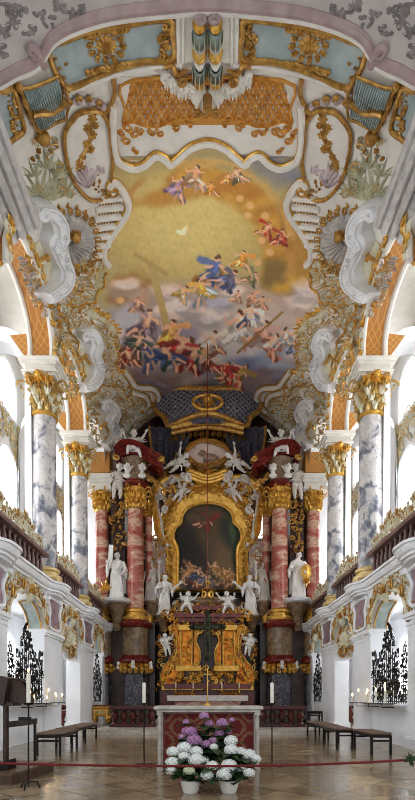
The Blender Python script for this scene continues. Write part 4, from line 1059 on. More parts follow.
    def outA(y): return 4.5-.24*sum(math.exp(-((y-c)/.55)**4) for c in (10.6, 14.5, 18.4, 22.4))
    prof = [('w', 3.98), (.0, 4.04), (-.02, 4.10), (-.08, 4.105), (-.08, 4.165), (-.14, 4.18), (-.20, 4.26), (-.20, 4.31), (-.25, 4.315), (-.25, 4.375), (.5, 4.38)]
    rows = [[(s*(4.52 if a == 'w' else (outA(y)+a if a < .4 else 5.0)), y, z) for a, z in prof] for y in ys]
    struct('trim_cornice_'+sd, MB().grid(rows), M['plaster'])
    # balustrades
    segs = [(9.3, 14.0, 'nearest'), (15.0, 17.95, 'middle'), (18.85, 21.95, 'farthest')]
    bal_me = MB(); bal_me.lathe([(.05, 0), (.05, .05), (.03, .08), (.045, .14), (.068, .24), (.05, .36), (.03, .46), (.045, .5), (.05, .54)], (0, 0, 0), 10)
    proto = None
    for y0, y1, nm in segs:
        t = thing('gallery_balustrade', '%s stretch of balustrade with gilded lace crest along the %s gallery' % (nm, sd), 'balustrade', (s*4.62, (y0+y1)/2, 4.38), 'gallery balustrades')
        MB().box(*sorted((s*4.46, s*4.78)), y0, y1, 4.38, 4.5).build('plinth', M['rail'], t, False)
        MB().extrude_y([(s*4.44, 5.04), (s*4.42, 5.1), (s*4.46, 5.17), (s*4.74, 5.17), (s*4.8, 5.1), (s*4.78, 5.04)], y0, y1).build('handrail', M['rail'], t)
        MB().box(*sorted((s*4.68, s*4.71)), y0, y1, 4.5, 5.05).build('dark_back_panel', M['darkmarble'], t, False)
        n = int((y1-y0)/.3)
        for k in range(n):
            yy = y0+(k+.5)*(y1-y0)/n
            if proto is None: o = bal_me.build('baluster', M['rail']); proto = o
            else: o = proto.copy(); COL.objects.link(o)
            o.location = (s*4.62, yy, 4.5); o.parent = t; o.matrix_parent_inverse = t.matrix_basis.inverted()
        fw = wall(s, 4.62); g = MB(); w = MB(); rr = random.Random(int(y0*10))
        yy = y0+.2
        while yy < y1-.1:
            hgt = .52+.14*math.sin(yy*3.1)
            orn_line(g, fw, s2d(yy, 5.17+hgt*.5, .26, 1.2+rr.uniform(-.4, .4), rr.choice((1, -1))), .02, .0, 5, True)
            orn_line(w, fw, scroll2d(yy+.08, 5.17+hgt*.45, .2, rr.uniform(0, 6)), .02, .03, 5, True)
            orn_line(g, fw, scroll2d(yy-.06, 5.17+hgt*.7, .14, rr.uniform(0, 6)), .018, -.02, 5, True)
            for q in range(8):
                orn_spray((g, w, w)[q % 3], fw, yy+rr.uniform(-.1, .1), 5.2+hgt*rr.uniform(0, .9), rr.uniform(.2, 2.9), .13, 4, 2.2, .03, rr)
            yy += .16
        g.build('gold_lace', M['oldgold'], t); w.build('pale_lace', M['ivory'], t)

    # purple marble panels on the piers
    fw = wall(s, 4.5)
    pn = [((9.5, 11.1), 'first purple marble panel by the near %s arch, cut by the picture edge' % sd), ((14.0, 15.25), 'purple marble panel on the %s pier under the nearer grey column' % sd), ((17.9, 19.5), 'purple marble panel on the %s pier under the farther grey column' % sd), ((21.5, 22.8), 'small purple marble panel on the %s wall next to the red columns' % sd)]
    for (a, b), lab in pn:
        t = thing('purple_marble_inlay', lab, 'marble panel', (s*4.5, (a+b)/2, 3.5), 'purple panels above the piers')
        c = (a+b)/2; hw = (b-a)/2-.06
        pl = [(c-hw*.7, 3.12), (c+hw*.7, 3.12), (c+hw*.95, 3.3), (c+hw*.8, 3.6), (c+hw, 3.95), (c-hw, 3.95), (c-hw*.8, 3.6), (c-hw*.95, 3.3)]
        MB().prism(pl, fw, -.01, .02).build('marble', M['purplemarble'], t, False)
        MB().tube([fw(y, z, .03) for y, z in spline(pl, 4, True)], .05, 7, True).build('white_frame', M['plaster'], t)
        g = MB(); orn_line(g, fw, scroll2d(c, 3.1, .2, PI/2), .025, .05, 5, True); orn_spray(g, fw, c, 3.95, PI/2, .2, 5, 2, .06); g.build('gold_crest', M['palegold'], t)
    # arches: rocaille on the spandrels and blue-green soffit panels
    for i, (a, b) in enumerate(ARCH):
        nm = ('nearest', 'second', 'farthest')[i]
        t = thing('arch_rocaille', 'cream and gold rocaille framing the %s ground-floor arch on the %s' % (nm, sd), 'stucco ornament', (s*4.5, (a+b)/2, 3.8))
        g = MB(); w = MB(); c = (a+b)/2; hw = (b-a)/2
        outer = [(c-(hw+.3)*math.cos(PI*k/12), 2.95+1.25*math.sin(PI*k/12)**.7) for k in range(13)]
        poly = arch_pts(a, b, 3.0, .85)+list(reversed(outer))
        rocaille(poly, fw, .2, 100, R, .05, g, w, .68, .02)
        arc = arch_pts(a-.04, b+.04, 2.97, .84, 16)
        orn_line(w, fw, arc, .06, .02, 7); orn_line(g, fw, [(y, z+.07) for y, z in arc], .025, .04, 5)
        for k in range(3, 16, 3): orn_line(g, fw, scroll2d(arc[k][0], arc[k][1]+.14, .2, k), .035, .08, 6, True)
        orn_shell(w, fw, c, 3.7, PI/2, .5, 2.6, 9, .14); orn_spray(g, fw, c, 3.74, PI/2, .34, 9, 2.6, .16); orn_spray(w, fw, c, 3.78, -PI/2, .36, 7, 1.8, .12); orn_line(g, fw, scroll2d(c-.3, 3.85, .2, 1), .025, .1, 5, True); orn_line(g, fw, scroll2d(c+.3, 3.85, .2, 2), .025, .1, 5, True)
        w.build('cream_rocaille', M['ivory'], t); g.build('gold_rocaille', M['oldgold'], t)
        ap = arch_pts(a+.03, b-.03, 2.95, .76, 16)
        pan = [p for p in ap if p[0] > c+hw*.25]
        t = thing('soffit_panel', 'blue-green panel with gold edge under the %s ground-floor arch on the %s' % (nm, sd), 'arch panel', (s*4.75, b-.2, 3.2), 'blue-green soffit panels')
        pan = spline(pan, 4)
        MB().grid([[(s*q, y, z-.015) for q in (4.58, 4.92)] for y, z in pan]).build('blue_ground', M['bluegreen'], t)
        e = MB(); e.tube([(s*4.58, y, z-.02) for y, z in pan]+[(s*4.92, y, z-.02) for y, z in reversed(pan)], .022, 6, True); e.build('gold_edge', M['gold'], t)
    # cartouche over the passage
    t = thing('passage_cartouche', 'cream and gold cartouche over the passage under the second arch on the %s' % sd, 'stucco cartouche', (s*4.6, 16.6, 2.8))
    fp = wall(s, 4.6); g = MB(); w = MB()
    rocaille([(15.6, 2.6), (17.5, 2.6), (17.4, 3.3), (16.6, 3.5), (15.8, 3.3)], fp, .19, 70, R, .06, g, w, .68, .02)
    orn_shell(w, fp, 16.6, 2.75, PI/2, .6, 2.8, 9, .16); orn_line(g, fp, scroll2d(16.6, 2.6, .5, PI/2), .04, .1, 6, True)
    w.build('cream_rocaille', M['ivory'], t); g.build('gold_rocaille', M['oldgold'], t)
    # entablature at the choir arch
    prof = [(4.0, 10.95), (4.06, 10.95), (4.06, 10.85)]
    P_ = [(3.88, 12.1), (3.88, 11.98), (3.93, 11.94), (4.0, 11.95), (4.0, 11.84), (4.08, 11.79), (4.17, 11.86), (4.2, 11.74), (4.28, 11.70), (4.36, 11.76), (4.38, 11.64), (4.5, 11.58), (4.56, 11.66), (4.58, 11.54), (4.7, 11.48), (4.78, 11.55), (4.8, 11.46), (5.3, 11.46), (5.3, 12.05)]
    mb = MB(); mb.extrude_y([(s*x, z) for x, z in P_], 7.6, 11.55)
    mb.box(*sorted((s*4.8, s*5.4)), 9.2, 11.2, 4.34, 11.5)
    struct('trim_entablature_'+sd, mb, M['grey_stucco'], False)
    t = thing('pier_capital', 'gilded leafy capital under the grey entablature at the %s edge of the picture' % sd, 'capital', (s*4.6, 11.2, 10))
    fq = wall(s, 4.8); g = MB()
    for k in range(9):
        orn_spray(g, fq, 9.6+k*.2, 10.9+.2*math.sin(k), PI/2, .55, 5, 1.4, .2); orn_line(g, fq, scroll2d(9.6+k*.2, 11.2, .2, k), .05, .12, 6, True)
    ff = lambda u, v, q=0: Vector((s*(u+.6), 11.22+q, v))
    for k in range(5): orn_spray(g, ff, 4.2+k*.18, 10.9, PI/2, .55, 5, 1.4, .2); orn_line(g, ff, scroll2d(4.25+k*.16, 11.2, .2, k), .05, .12, 6, True)
    g.build('gold_leaves', M['gold'], t)
# ================================================================== HIGH ALTAR
struct('floor_sanctuary', MB().box(-3.5, 3.5, 15.2, 24.3, 0, .15), M['silver'], False)
def ew(c, hx, hy): return (c[0]-hx, c[0]+hx, c[1]-hy, c[1]+hy)
for s, sd in SIDES:
    for nm, X, Y, r in (('outer', 4.73, 22.4, .31), ('inner', 3.2, 22.2, .375)):
        X *= s
        t = thing('red_column', '%s red marble column with gold capital on the %s of the high altar' % (nm, sd), 'column', (X, Y, 4.5), 'red marble columns of the high altar')
        sh = MB(); sh.lathe([(r*(1.02-.12*(k/12)**1.4), 5.05+(9.45-5.05)*k/12) for k in range(13)], (0, 0, 0), 32)
        o = sh.build('shaft', M['redmarble']); o.location = (X, Y, 0); o.parent = t; o.matrix_parent_inverse = t.matrix_basis.inverted()
        MB().lathe([(r*1.5, 4.52), (r*1.55, 4.6), (r*1.45, 4.7), (r*1.18, 4.74), (r*1.15, 4.84), (r*1.3, 4.88), (r*1.28, 4.97), (r*1.05, 5.06)], (X, Y, 0), 28).build('gold_base', M['gold'], t)
        cp = MB(); cp.lathe([(r*.95, 9.42), (r*1.08, 9.46), (r*.95, 9.52)], (X, Y, 0), 24); capital(cp, (X, Y, 0), r, 9.48, .9, R); cp.build('capital', M['gold'], t)
        ab = MB(); q = r*1.7
        if nm == 'outer':
            for z0, z1, d in ((10.36, 10.46, 1.0), (10.46, 10.66, .9), (10.66, 10.8, 1.05), (10.8, 11.0, 1.2)): ab.box(X-q*d, X+q*d, Y-q*d, Y+q*d, z0-.1, z1-.1)
            ab.build('impost_block', M['stucco'], t)
            MB().box(X-q*.8, X+q*.8, Y-q*.8, Y+q*.8, 11.0, 11.95, .04).build('gold_panel_block', M['diaper'], t)
        else:
            ab.lathe([(r*1.3, 10.34), (r*1.6, 10.42), (r*1.55, 10.52), (r*1.3, 10.6), (r*1.25, 10.66)], (X, Y, 0), 28); ab.build('red_abacus', M['redsmall'], t)
            MB().lathe([(r*1.2, 10.66), (r*1.15, 11.0), (r*1.45, 11.45), (r*1.6, 11.6)], (X, Y, 0), 12).build('tan_block', M['tanmarble'], t)
        # pedestal
        p = thing('column_pedestal', 'marbled pedestal with gold garland under the %s red column on the %s' % (nm, sd), 'pedestal', (X, Y, .15), 'pedestals of the red columns')
        e = r/.375
        MB().lathe([(.72*e, .15), (.72*e, .5), (.62*e, .6), (.56*e, .8), (.54*e, 2.1), (.6*e, 2.2)], (X, Y, 0), 8).build('lower_panel', M['bluemarble'], p, False)
        MB().lathe([(.6*e, 2.6), (.74*e, 2.68), (.76*e, 2.8), (.62*e, 2.92), (.58*e, 2.98)], (X, Y, 0), 24).build('red_moulding', M['redsmall'], p)
        MB().lathe([(.56*e, 2.1), (.56*e, 2.7)], (X, Y, 0), 24).build('garland_ground', M['darkmarble'], p)
        MB().lathe([(.575*e, 2.96), (.57*e, 4.2)], (X, Y, 0), 16).build('drum', M['tanmarble'], p, False)
        MB().lathe([(.58*e, 4.18), (.7*e, 4.24), (.76*e, 4.36), (.7*e, 4.44), (.6*e, 4.52)], (X, Y, 0), 24).build('red_cap', M['redsmall'], p)
        g = MB(); fc = lambda u, v, q=0, X=X, Y=Y, e=e: Vector((X+(.58*e+q)*math.cos(u), Y+(.58*e+q)*math.sin(u), v))
        for k in range(10):
            a = PI+PI*k/9.0; orn_spray(g, fc, a, 2.62, -PI/2, .42, 4, 1.6, .16); orn_flower(g, fc, a, 2.42+.1*math.sin(k*2), .17, .14, 6); orn_line(g, fc, scroll2d(a, 2.3, .18, k), .035, .1, 6, True)
        g.build('gold_garland', M['gold'], p)
        if nm == 'inner':
            wm = MB()
            for a in (PI*1.1, PI*1.5, PI*1.9): c = fc(a, 2.62, .16); wm.ell(c, (.09, .09, .12)); wm.ell((c[0], c[1], c[2]-.16), (.11, .09, .1))
            wm.build('white_cherub_heads', M['statue'], p)
    # slim pilaster beside the inner column
    t = thing('slim_pilaster', 'slim red marble pilaster beside the inner red column on the %s' % sd, 'pilaster', (s*2.68, 22.9, 4.5))
    o = MB().lathe([(.17, 4.9), (.16, 9.4)], (0, 0, 0), 16).build('shaft', M['redmarble']); o.location = (s*2.68, 22.9, 0); o.parent = t; o.matrix_parent_inverse = t.matrix_basis.inverted()
    g = MB(); capital(g, (s*2.68, 22.9, 0), .17, 9.4, .6, R); g.lathe([(.25, 4.5), (.24, 4.75), (.18, 4.9)], (s*2.68, 22.9, 0), 16); g.build('gold_capital', M['gold'], t)
    MB().box(s*2.68-.3, s*2.68+.3, 22.6, 24.25, .15, 4.5).build('plinth', M['darkmarble'], t, False)
    # bracket for the large statue
    t = thing('statue_bracket', 'tapering tan marble bracket under the large statue on the %s' % sd, 'bracket', (s*3.97, 22.0, 4.4))
    MB().lathe([(.12, 4.05), (.2, 4.2), (.26, 4.7), (.42, 5.1), (.5, 5.25)], (s*3.97, 22.0, 0), 10).build('bracket', M['tanmarble'], t, False)
    MB().lathe([(.52, 5.24), (.62, 5.3), (.64, 5.4), (.56, 5.46)], (s*3.97, 22.0, 0), 20).build('white_slab', M['plaster'], t)
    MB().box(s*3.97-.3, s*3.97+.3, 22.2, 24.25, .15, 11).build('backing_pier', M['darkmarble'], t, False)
    # broken red pediment
    t = thing('red_pediment', 'curved broken red marble pediment above the inner red column on the %s' % sd, 'pediment', (s*3.2, 22.2, 11.6))
    fn = plane(22.2)
    X = (lambda x: x) if s < 0 else (lambda x: 2*CX-x)
    mb = MB()
    cl = spline([(118, 462), (124, 456), (134, 455), (143, 458), (152, 464), (163, 469)], 6)
    for k, (dz0, dz1, q) in enumerate(((4.5, 1.5, .5), (1.5, -1.5, .62), (-1.5, -3.2, .8), (-3.2, -5.0, .95))):
        rws = []
        for x, y in cl:
            rws.append([fn(X(x), y+dz0, -.5), fn(X(x), y+dz0, q), fn(X(x), y+dz1, q), fn(X(x), y+dz1, -.5)])
        mb.grid(rws); mb.add(rws[0], [(0, 1, 2, 3)]); mb.add(rws[-1], [(0, 1, 2, 3)])
    mb.build('cornice', M['redsmall'], t, False)
    g = MB()
    for k in range(0, len(cl), 3): orn_spray(g, fn, X(cl[k][0]), cl[k][1]-5, -PI/2, 4, 4, 2, .5)
    orn_line(g, fn, scroll2d(X(163), 468, 4, 1), .08, .9, 7, True); orn_line(g, fn, scroll2d(X(119), 463, 4, 2), .08, .6, 7, True)
    for k in range(7): orn_line(g, fn, s2d(X(146+k*2.5), 476+k*2, 5, k), .06, .1, 6, True)
    g.build('gold_ornament', M['oldgold'], t)
    # dark console and gold foliage wall beside the altar
    t = thing('gilded_wall_ornament', 'dull gold foliage on the dark wall between the red columns on the %s' % sd, 'altar ornament', (s*3.9, 24.2, 8))
    g = MB(); f2 = plane(22.12); rocaille([(X(113), 478), (X(125), 478), (X(125), 550), (X(113), 550)], f2, 4.5, 40, R, .1, g, g, .5, .04)
    g.build('foliage', M['oldgold'], t)
    t = thing('gilded_wall_ornament', 'gold and lilac rocaille beside the altar painting on the %s' % sd, 'altar ornament', (s*2.3, 23.6, 7))
    g = MB(); w = MB(); f2 = plane(23.0); rocaille([(X(145), 535), (X(160), 535), (X(166), 560), (X(168), 600), (X(150), 600), (X(146), 570)], f2, 5.5, 34, R, .14, g, w, .55, .05)
    rocaille([(X(150), 600), (X(180), 600), (X(186), 615), (X(150), 620)], f2, 5, 16, R, .14, g, w, .3, .05)
    g.build('gold', M['oldgold'], t); w.build('pale_rocaille', M['stucco'], t)
    MB().prism([(X(145), 625), (X(145), 541), (X(166), 541), (X(166), 625)], plane(23.45), -.5, .02).build('lilac_ground', M['lilac'], t, False)

# painting and frame
inn = [(178, 590), (178, 570), (178, 550), (174, 540), (175, 530), (181, 524), (183, 515), (190, 508), (199, 505), (207.5, 504)]
inn = inn+[(2*CX-x, y) for x, y in reversed(inn[:-1])]
outr = [(168, 592), (168, 570), (168, 552), (162, 540), (162, 526), (164, 514), (171, 500), (182, 492), (195, 487), (207.5, 485)]
outr = outr+[(2*CX-x, y) for x, y in reversed(outr[:-1])]
t = thing('altar_painting', 'dark arched altar painting with a red-robed figure in a wide gold frame', 'painting', (0, 23.7, 6))
f3 = plane(23.6)
oil_poly = spline(inn, 4)
o = painted('canvas', M['oil'], f3, oil_poly, .02, 70, 90, oil_rgb, t)
MB().prism([(x, y) for x, y in oil_poly], f3, -.3, 0).build('panel_back', M['darkmarble'], t, False)
si, so = spline(inn, 4), spline(outr, 4)
fm = MB(); fm.ring(si, so, f3, -.2, .3, .12)
for pl, r in ((si, .07), (so, .08)): fm.tube([f3(x, y, .15) for x, y in pl], r, 7)
fm.build('gold_frame', M['gold'], t)
g = MB(); rr = random.Random(2)
for k in range(0, len(si), 1):
    x, y = (si[k][0]+so[k][0])/2, (si[k][1]+so[k][1])/2
    orn_spray(g, f3, x, y, rr.uniform(0, 6.28), 4.5, 4, 2.2, .2, rr); orn_line(g, f3, scroll2d(x+rr.uniform(-2, 2), y+rr.uniform(-2, 2), 3, rr.uniform(0, 6)), .045, .32, 5, True)
for k in range(0, len(so), 2): orn_line(g, f3, scroll2d(*so[k], 3.2, rr.uniform(0, 6)), .05, .2, 6, True)
g.build('frame_ornament', M['gold'], t)
# outer arch of the altarpiece
t = thing('altar_arch', 'gold and white scrolled arch curving over the altar painting', 'altar arch', (0, 23.4, 10))
f4 = plane(23.4)
a1 = [(166, 545), (160, 535), (158, 520), (155, 508), (155, 496), (160, 485), (170, 479), (182, 479), (190, 484)]
g = MB(); w = MB(); gd = MB()
for s, sd in SIDES:
    X = (lambda x: x) if s < 0 else (lambda x: 2*CX-x)
    p = spline([(X(x), y) for x, y in a1], 6)
    g.tube([f4(x, y, .1) for x, y in p], .17, 8); w.tube([f4(x-(3 if s > 0 else -3), y+2.5, .15) for x, y in p], .09, 7)
    g.tube([f4(x+(3.5 if s > 0 else -3.5), y-1.5, .1) for x, y in p], .08, 7)
    for q in range(0, len(p), 4): orn_spray(g, f4, p[q][0], p[q][1], R.uniform(0, 6), 5, 4, 2, .3)
    for x, y, sz in [(171, 482, 6), (185, 478, 5), (160, 500, 5), (166, 512, 5)]: orn_line(w, f4, scroll2d(X(x), y, sz, R.uniform(0, 6)), .1, .3, 7, True)
    gr = MB()
rocaille([(163, 488), (182, 482), (190, 487), (172, 498), (165, 512)], f4, 4.5, 22, R, .2, g, w, .5, .06)
rocaille(mir([(163, 488), (182, 482), (190, 487), (172, 498), (165, 512)]), f4, 4.5, 22, R, .2, g, w, .5, .06)
p = spline([(188, 484), (190, 477), (198, 480), (207.5, 482), (217, 480), (225, 477), (227, 484)], 6)
for dy in (-3, 0, 3): g.tube([f4(x, y+dy, .3) for x, y in p], .12, 8)
for sx in (-1, 1): orn_line(w, f4, scroll2d(CX+sx*18, 481, 5, 0 if sx > 0 else PI), .13, .35, 8, True)
orn_shell(g, f4, CX, 486, -PI/2, 14, 2.6, 9, .3); rocaille([(188, 466), (227, 466), (227, 478), (188, 478)], f4, 4, 30, R, .2, g, g, .3, .05)
g.build('gold_scrolls', M['gold'], t); w.build('white_scrolls', M['greystatue'], t)
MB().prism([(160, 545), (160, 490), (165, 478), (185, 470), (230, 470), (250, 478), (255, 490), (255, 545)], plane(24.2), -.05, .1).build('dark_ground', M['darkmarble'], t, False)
# lamb medallion
t = thing('lamb_medallion', 'pale oval medallion with a lamb relief in a gold frame above the altar arch', 'medallion', (0, 23.5, 12))
f5 = plane(23.4)
ov = [(CX+19*math.cos(a)*(1+.06*math.cos(4*a)), 455+11*math.sin(a)*(1+.1*math.cos(3*a))) for a in [2*PI*k/32 for k in range(32)]]
ov2 = [(CX+24*math.cos(a), 455+15*math.sin(a)) for a in [2*PI*k/32 for k in range(32)]]
MB().prism(ov, f5, -.1, .05).build('pale_ground', noise_mat('pale_pink_ground', (214, 196, 184), (230, 214, 204), 3, .7), t, False)
fm = MB(); fm.ring(ov, ov2, f5, -.1, .35, .15); fm.tube([f5(x, y, .2) for x, y in ov], .06, 6, True)
for k in range(0, 32, 1): orn_spray(fm, f5, *ov2[k], R.uniform(0, 6), 4, 3, 2, .25)
fm.build('gold_frame', M['oldgold'], t)
lb = MB(); k = 23.4/F
def lp(x, y, h): return f5(x, y, h)
lb.ell(lp(210, 459, .15), (.34, .16, .17), 14, 9); lb.ell(lp(202, 455, .2), (.13, .12, .12), 10, 7); lb.tube([lp(206, 458, .15), lp(203, 456, .2)], [.14, .1], 8); lb.ell(lp(199.6, 456, .24), (.08, .07, .06), 8, 6)
for x in (204, 206.5, 213, 216): lb.tube([lp(x, 461, .15), lp(x-.6, 465, .17)], [.05, .035], 6)
lb.tube([lp(217, 458, .15), lp(219, 461, .15)], .04, 6); lb.ell(lp(203.6, 453.4, .2), (.07, .04, .04), 6, 5)
lb.build('lamb', noise_mat('tan_relief', (128, 100, 82), (164, 138, 116), 8, .6), t)
bk = MB(); p0 = f5(209, 468, .15); bk.box(p0.x-.5, p0.x+.5, p0.y-.1, p0.y+.15, p0.z-.06, p0.z+.08, .02); bk.build('book_base', M['tanmarble'], t, False)
# canopy
t = thing('altar_canopy', 'blue-grey trellised canopy with gold scalloped edge above the altar', 'canopy', (0, 23.4, 14))
f6 = plane(23.3)
def fcan(x, y, h=0.0): return f6(x, y, h+.9*math.cos((x-CX)/56*PI/2)*(1-abs(y-414)/60))
cp = [(153, 402), (163, 398), (176, 395), (190, 397), (207.5, 399), (225, 397), (239, 395), (252, 398), (262, 402), (258, 414), (250, 422), (245, 431), (228, 427), (207.5, 424), (187, 427), (170, 431), (165, 422), (157, 414)]
patch(MB(), fcan, cp, .05, 40, 16).build('blue_ground', M['drape'], t)
tr = MB()
for i in range(-10, 30):
    for sg in (-1, 1):
        pts = []
        for q in range(41):
            x = 140+i*6+(q-20)*1.2*sg; y = 414+(q-20)*1.0
            if inside(cp, x, y): pts.append((x, y))
            else:
                if len(pts) > 2: orn_line(tr, fcan, pts, .028, .07, 4)
                pts = []
        if len(pts) > 2: orn_line(tr, fcan, pts, .028, .07, 4)
tr.build('grey_trellis', noise_mat('trellis_grey', (112, 110, 120), (140, 136, 142), 9, .7), t)
g = MB(); p = spline(cp, 5, True); g.tube([fcan(x, y, .1) for x, y in p], .12, 8, True)
for q in range(0, len(p), 3): orn_spray(g, fcan, *p[q], R.uniform(0, 6), 4.5, 4, 2, .2)
g.build('gold_edge', M['oldgold'], t)
g = MB(); e = [(CX+14*math.cos(a), 414+7*math.sin(a)) for a in [2*PI*k/24 for k in range(24)]]
g.tube([fcan(x, y, .12) for x, y in e], .08, 7, True)
for k in range(24): orn_spray(g, fcan, CX+R.uniform(-10, 10), 414+R.uniform(-5, 5), R.uniform(0, 6), 4, 3, 2, .16)
orn_flower(g, fcan, CX, 414, 6, .3); g.build('gold_medallion', M['gold'], t)
bd = MB(); pts = spline([(172, 434), (190, 430), (207.5, 428), (225, 430), (243, 434)], 6)
bd.tube([f6(x, y, .5) for x, y in pts], .16, 8); bd.tube([f6(x, y+4, .4) for x, y in pts], .1, 8)
for q in range(0, len(pts), 2): orn_spray(bd, f6, pts[q][0], pts[q][1]+6, PI/2, 5, 4, 2, .4)
bd.build('brown_valance', M['oldgold'], t)
for s, sd in SIDES:
    X = (lambda x: x) if s < 0 else (lambda x: 2*CX-x)
    t = thing('altar_drapery', 'dark blue-grey drapery hanging from the canopy on the %s of the medallion' % sd, 'drapery', tuple(f6(X(172), 450)))
    rws = []
    for j in range(15):
        v = j/14; row = []
        for i in range(41):
            u = i/40; x = (150+12*v*v)+(192-10*v-(150+12*v*v))*u; y = 428+v*(52-30*u*v)
            row.append(f6(X(x), y, .1+.14*math.sin(u*34+v*3)*(.4+v)))
        rws.append(row)
    MB().grid(rws).build('folds', M['drape'], t)
    e = MB(); e.tube([r[0]+Vector((0, -.05, 0)) for r in rws], .06, 6); e.tube([q+Vector((0, -.05, 0)) for q in rws[-1]], .06, 6); e.build('gold_hem', M['oldgold'], t)

# tabernacle and altar table
t = thing('tabernacle', 'glowing gold and red tabernacle shrine with curling volutes behind the altar table', 'tabernacle', (0, 22.3, 1.4))
f7 = plane(22.3)
b = MB()
b.prism([(160, 722), (160, 690), (166, 684), (170, 622), (245, 622), (249, 684), (255, 690), (255, 722)], f7, -1.4, -.2); b.build('red_body', M['redsmall'], t, False)
MB().prism([(192, 684), (192, 640), (196, 628), (219, 628), (223, 640), (223, 684)], f7, -.22, -.12).build('dark_niche', M['darkmarble'], t, False)
for y0, y1, hx, h in ((614, 618, 34, .25), (618, 622, 30, .1), (684, 689, 44, .3), (606, 610, 22, .1)):
    MB().prism([(CX-hx, y0), (CX+hx, y0), (CX+hx-1.5, y1), (CX-hx+1.5, y1)], f7, -1.0, h).build('red_ledge', M['redsmall'], t, False)
g = MB(); og = MB()
for sx in (-1, 1):
    Xs = lambda x: CX+sx*(CX-x)
    # upright panelled pilaster, curling outer console, slim inner console
    for nm, out, h0, h1 in (('panel_pilaster', [(180, 666), (179.5, 650), (179, 634), (180, 631), (193, 631), (193.5, 640), (193, 666)], -.2, .12),
                            ('panel_inset', [(183, 663), (182.5, 638), (190, 638), (190, 663)], .1, .17),
                            ('outer_console', spline([(178, 628), (172, 626), (170, 632), (174, 640), (175, 650), (170, 660), (164, 668), (161, 678), (165, 686), (174, 687), (179, 682), (178, 672), (180, 656), (179, 640)], 4), -.25, .1),
                            ('inner_console', spline([(194, 630), (198, 634), (196, 642), (200, 652), (199, 664), (194, 668)], 4), -.2, .06)):
        MB().prism([(Xs(x), y) for x, y in out], f7, h0, h1).build(nm, M['redgold'], t, False)
    ln = MB()
    for cl in ([(178, 628), (172, 626), (170, 632), (174, 640), (175, 650), (170, 660), (164, 668), (161, 678), (165, 686), (174, 687)], [(181, 632), (181, 650), (181.5, 666)], [(192, 632), (192, 650), (191.5, 666)], [(194, 630), (198, 634), (196, 642), (200, 652), (199, 664), (194, 668)], [(176, 634), (177, 650), (172, 664), (168, 676)]):
        ln.tube([f7(Xs(x), y, .14) for x, y in spline(cl, 6)], .045, 6)
    ln.build('console_edge', M['gold'], t)
    oc = MB(); fo_ = lambda u, v, h=0.0: f7(u, v, h+.12); rocaille([(Xs(176), 630), (Xs(179), 660), (Xs(178), 684), (Xs(164), 682), (Xs(172), 658), (Xs(172), 634)], fo_, 2.8, 40, R, .06, g, oc, .5, .03); oc.build('console_ornament', M['redsmall'], t)
    MB().prism([(Xs(178), 626), (Xs(195), 626), (Xs(194), 631), (Xs(179), 631)], f7, -.3, .3).build('gold_ledge', M['gold'], t, False)
    MB().prism([(Xs(176), 666), (Xs(201), 666), (Xs(201), 671), (Xs(176), 671)], f7, -.3, .25).build('gold_ledge', M['gold'], t, False)
    MB().prism([(Xs(162), 684), (Xs(203), 684), (Xs(203), 690), (Xs(162), 690)], f7, -.3, .2).build('gold_ledge', M['gold'], t, False)
    for x, y, sz in [(171, 629, 3.5), (165, 683, 4), (175, 684, 3), (197, 634, 3), (196, 664, 3), (186, 628, 3), (167, 672, 3)]: orn_line(g, f7, scroll2d(Xs(x), y, sz, R.uniform(0, 6), sx), .045, .25, 6, True)
    rocaille([(Xs(158), 690), (Xs(158), 640), (Xs(168), 626), (Xs(172), 640), (Xs(164), 664), (Xs(160), 690)], f7, 3, 40, R, .1, g, og, .4, .035)
    rocaille([(Xs(177), 684), (Xs(177), 671), (Xs(203), 671), (Xs(203), 684)], f7, 2.8, 44, R, .1, g, og, .4, .035)
    rocaille([(Xs(174), 626), (Xs(170), 618), (Xs(198), 616), (Xs(198), 626)], f7, 2.8, 34, R, .1, g, og, .4, .035)
    rocaille([(Xs(182), 662), (Xs(182), 638), (Xs(191), 638), (Xs(191), 662)], lambda u, v, h=0.0: f7(u, v, h+.17), 2.6, 16, R, .05, g, g, .0, .025)
    rocaille([(Xs(162), 622), (Xs(162), 612), (Xs(186), 606), (Xs(190), 620)], f7, 3, 34, R, .12, g, og, .4, .04)
rocaille([(192, 690), (192, 666), (223, 666), (223, 690)], f7, 3, 50, R, .1, g, og, .4, .035)
rocaille([(190, 618), (190, 604), (225, 604), (225, 618)], f7, 3, 40, R, .1, g, og, .4, .035)
rocaille([(193, 640), (196, 628), (219, 628), (222, 640), (218, 634), (197, 634)], f7, 2.8, 26, R, .1, g, og, .4, .035)
og.build('orange_gold_ornament', M['redgold'], t); g.build('gold_ornament', M['gold'], t)
# ledge under the painting with finial
t = thing('painting_ledge', 'pale curved ledge with a small gold finial under the altar painting', 'ledge', (0, 23.3, 5.4))
f8 = plane(23.0); lg = MB(); p = spline([(180, 612), (186, 602), (198, 600), (207.5, 599), (217, 600), (229, 602), (235, 612)], 6)
for dy, r in ((0, .14), (3.5, .18), (7, .13)): lg.tube([f8(x, y+dy, .1) for x, y in p], r, 8)
lg.prism([(182, 616), (188, 602), (207.5, 600), (227, 602), (233, 616)], f8, -.9, 0); lg.build('ledge', M['tanmarble'], t)
g = MB(); orn_shell(g, f8, CX, 598, -PI/2, 12, 1.6, 7, .3); orn_line(g, f8, scroll2d(CX-4, 596, 5, 0), .07, .3, 7, True); orn_line(g, f8, scroll2d(CX+4, 596, 5, PI), .07, .3, 7, True); g.ell(f8(CX, 583, .2), (.12, .12, .16)); g.tube([f8(CX, 590, .2), f8(CX, 584, .2)], .06, 7)
g.build('gold_finial', M['gold'], t)
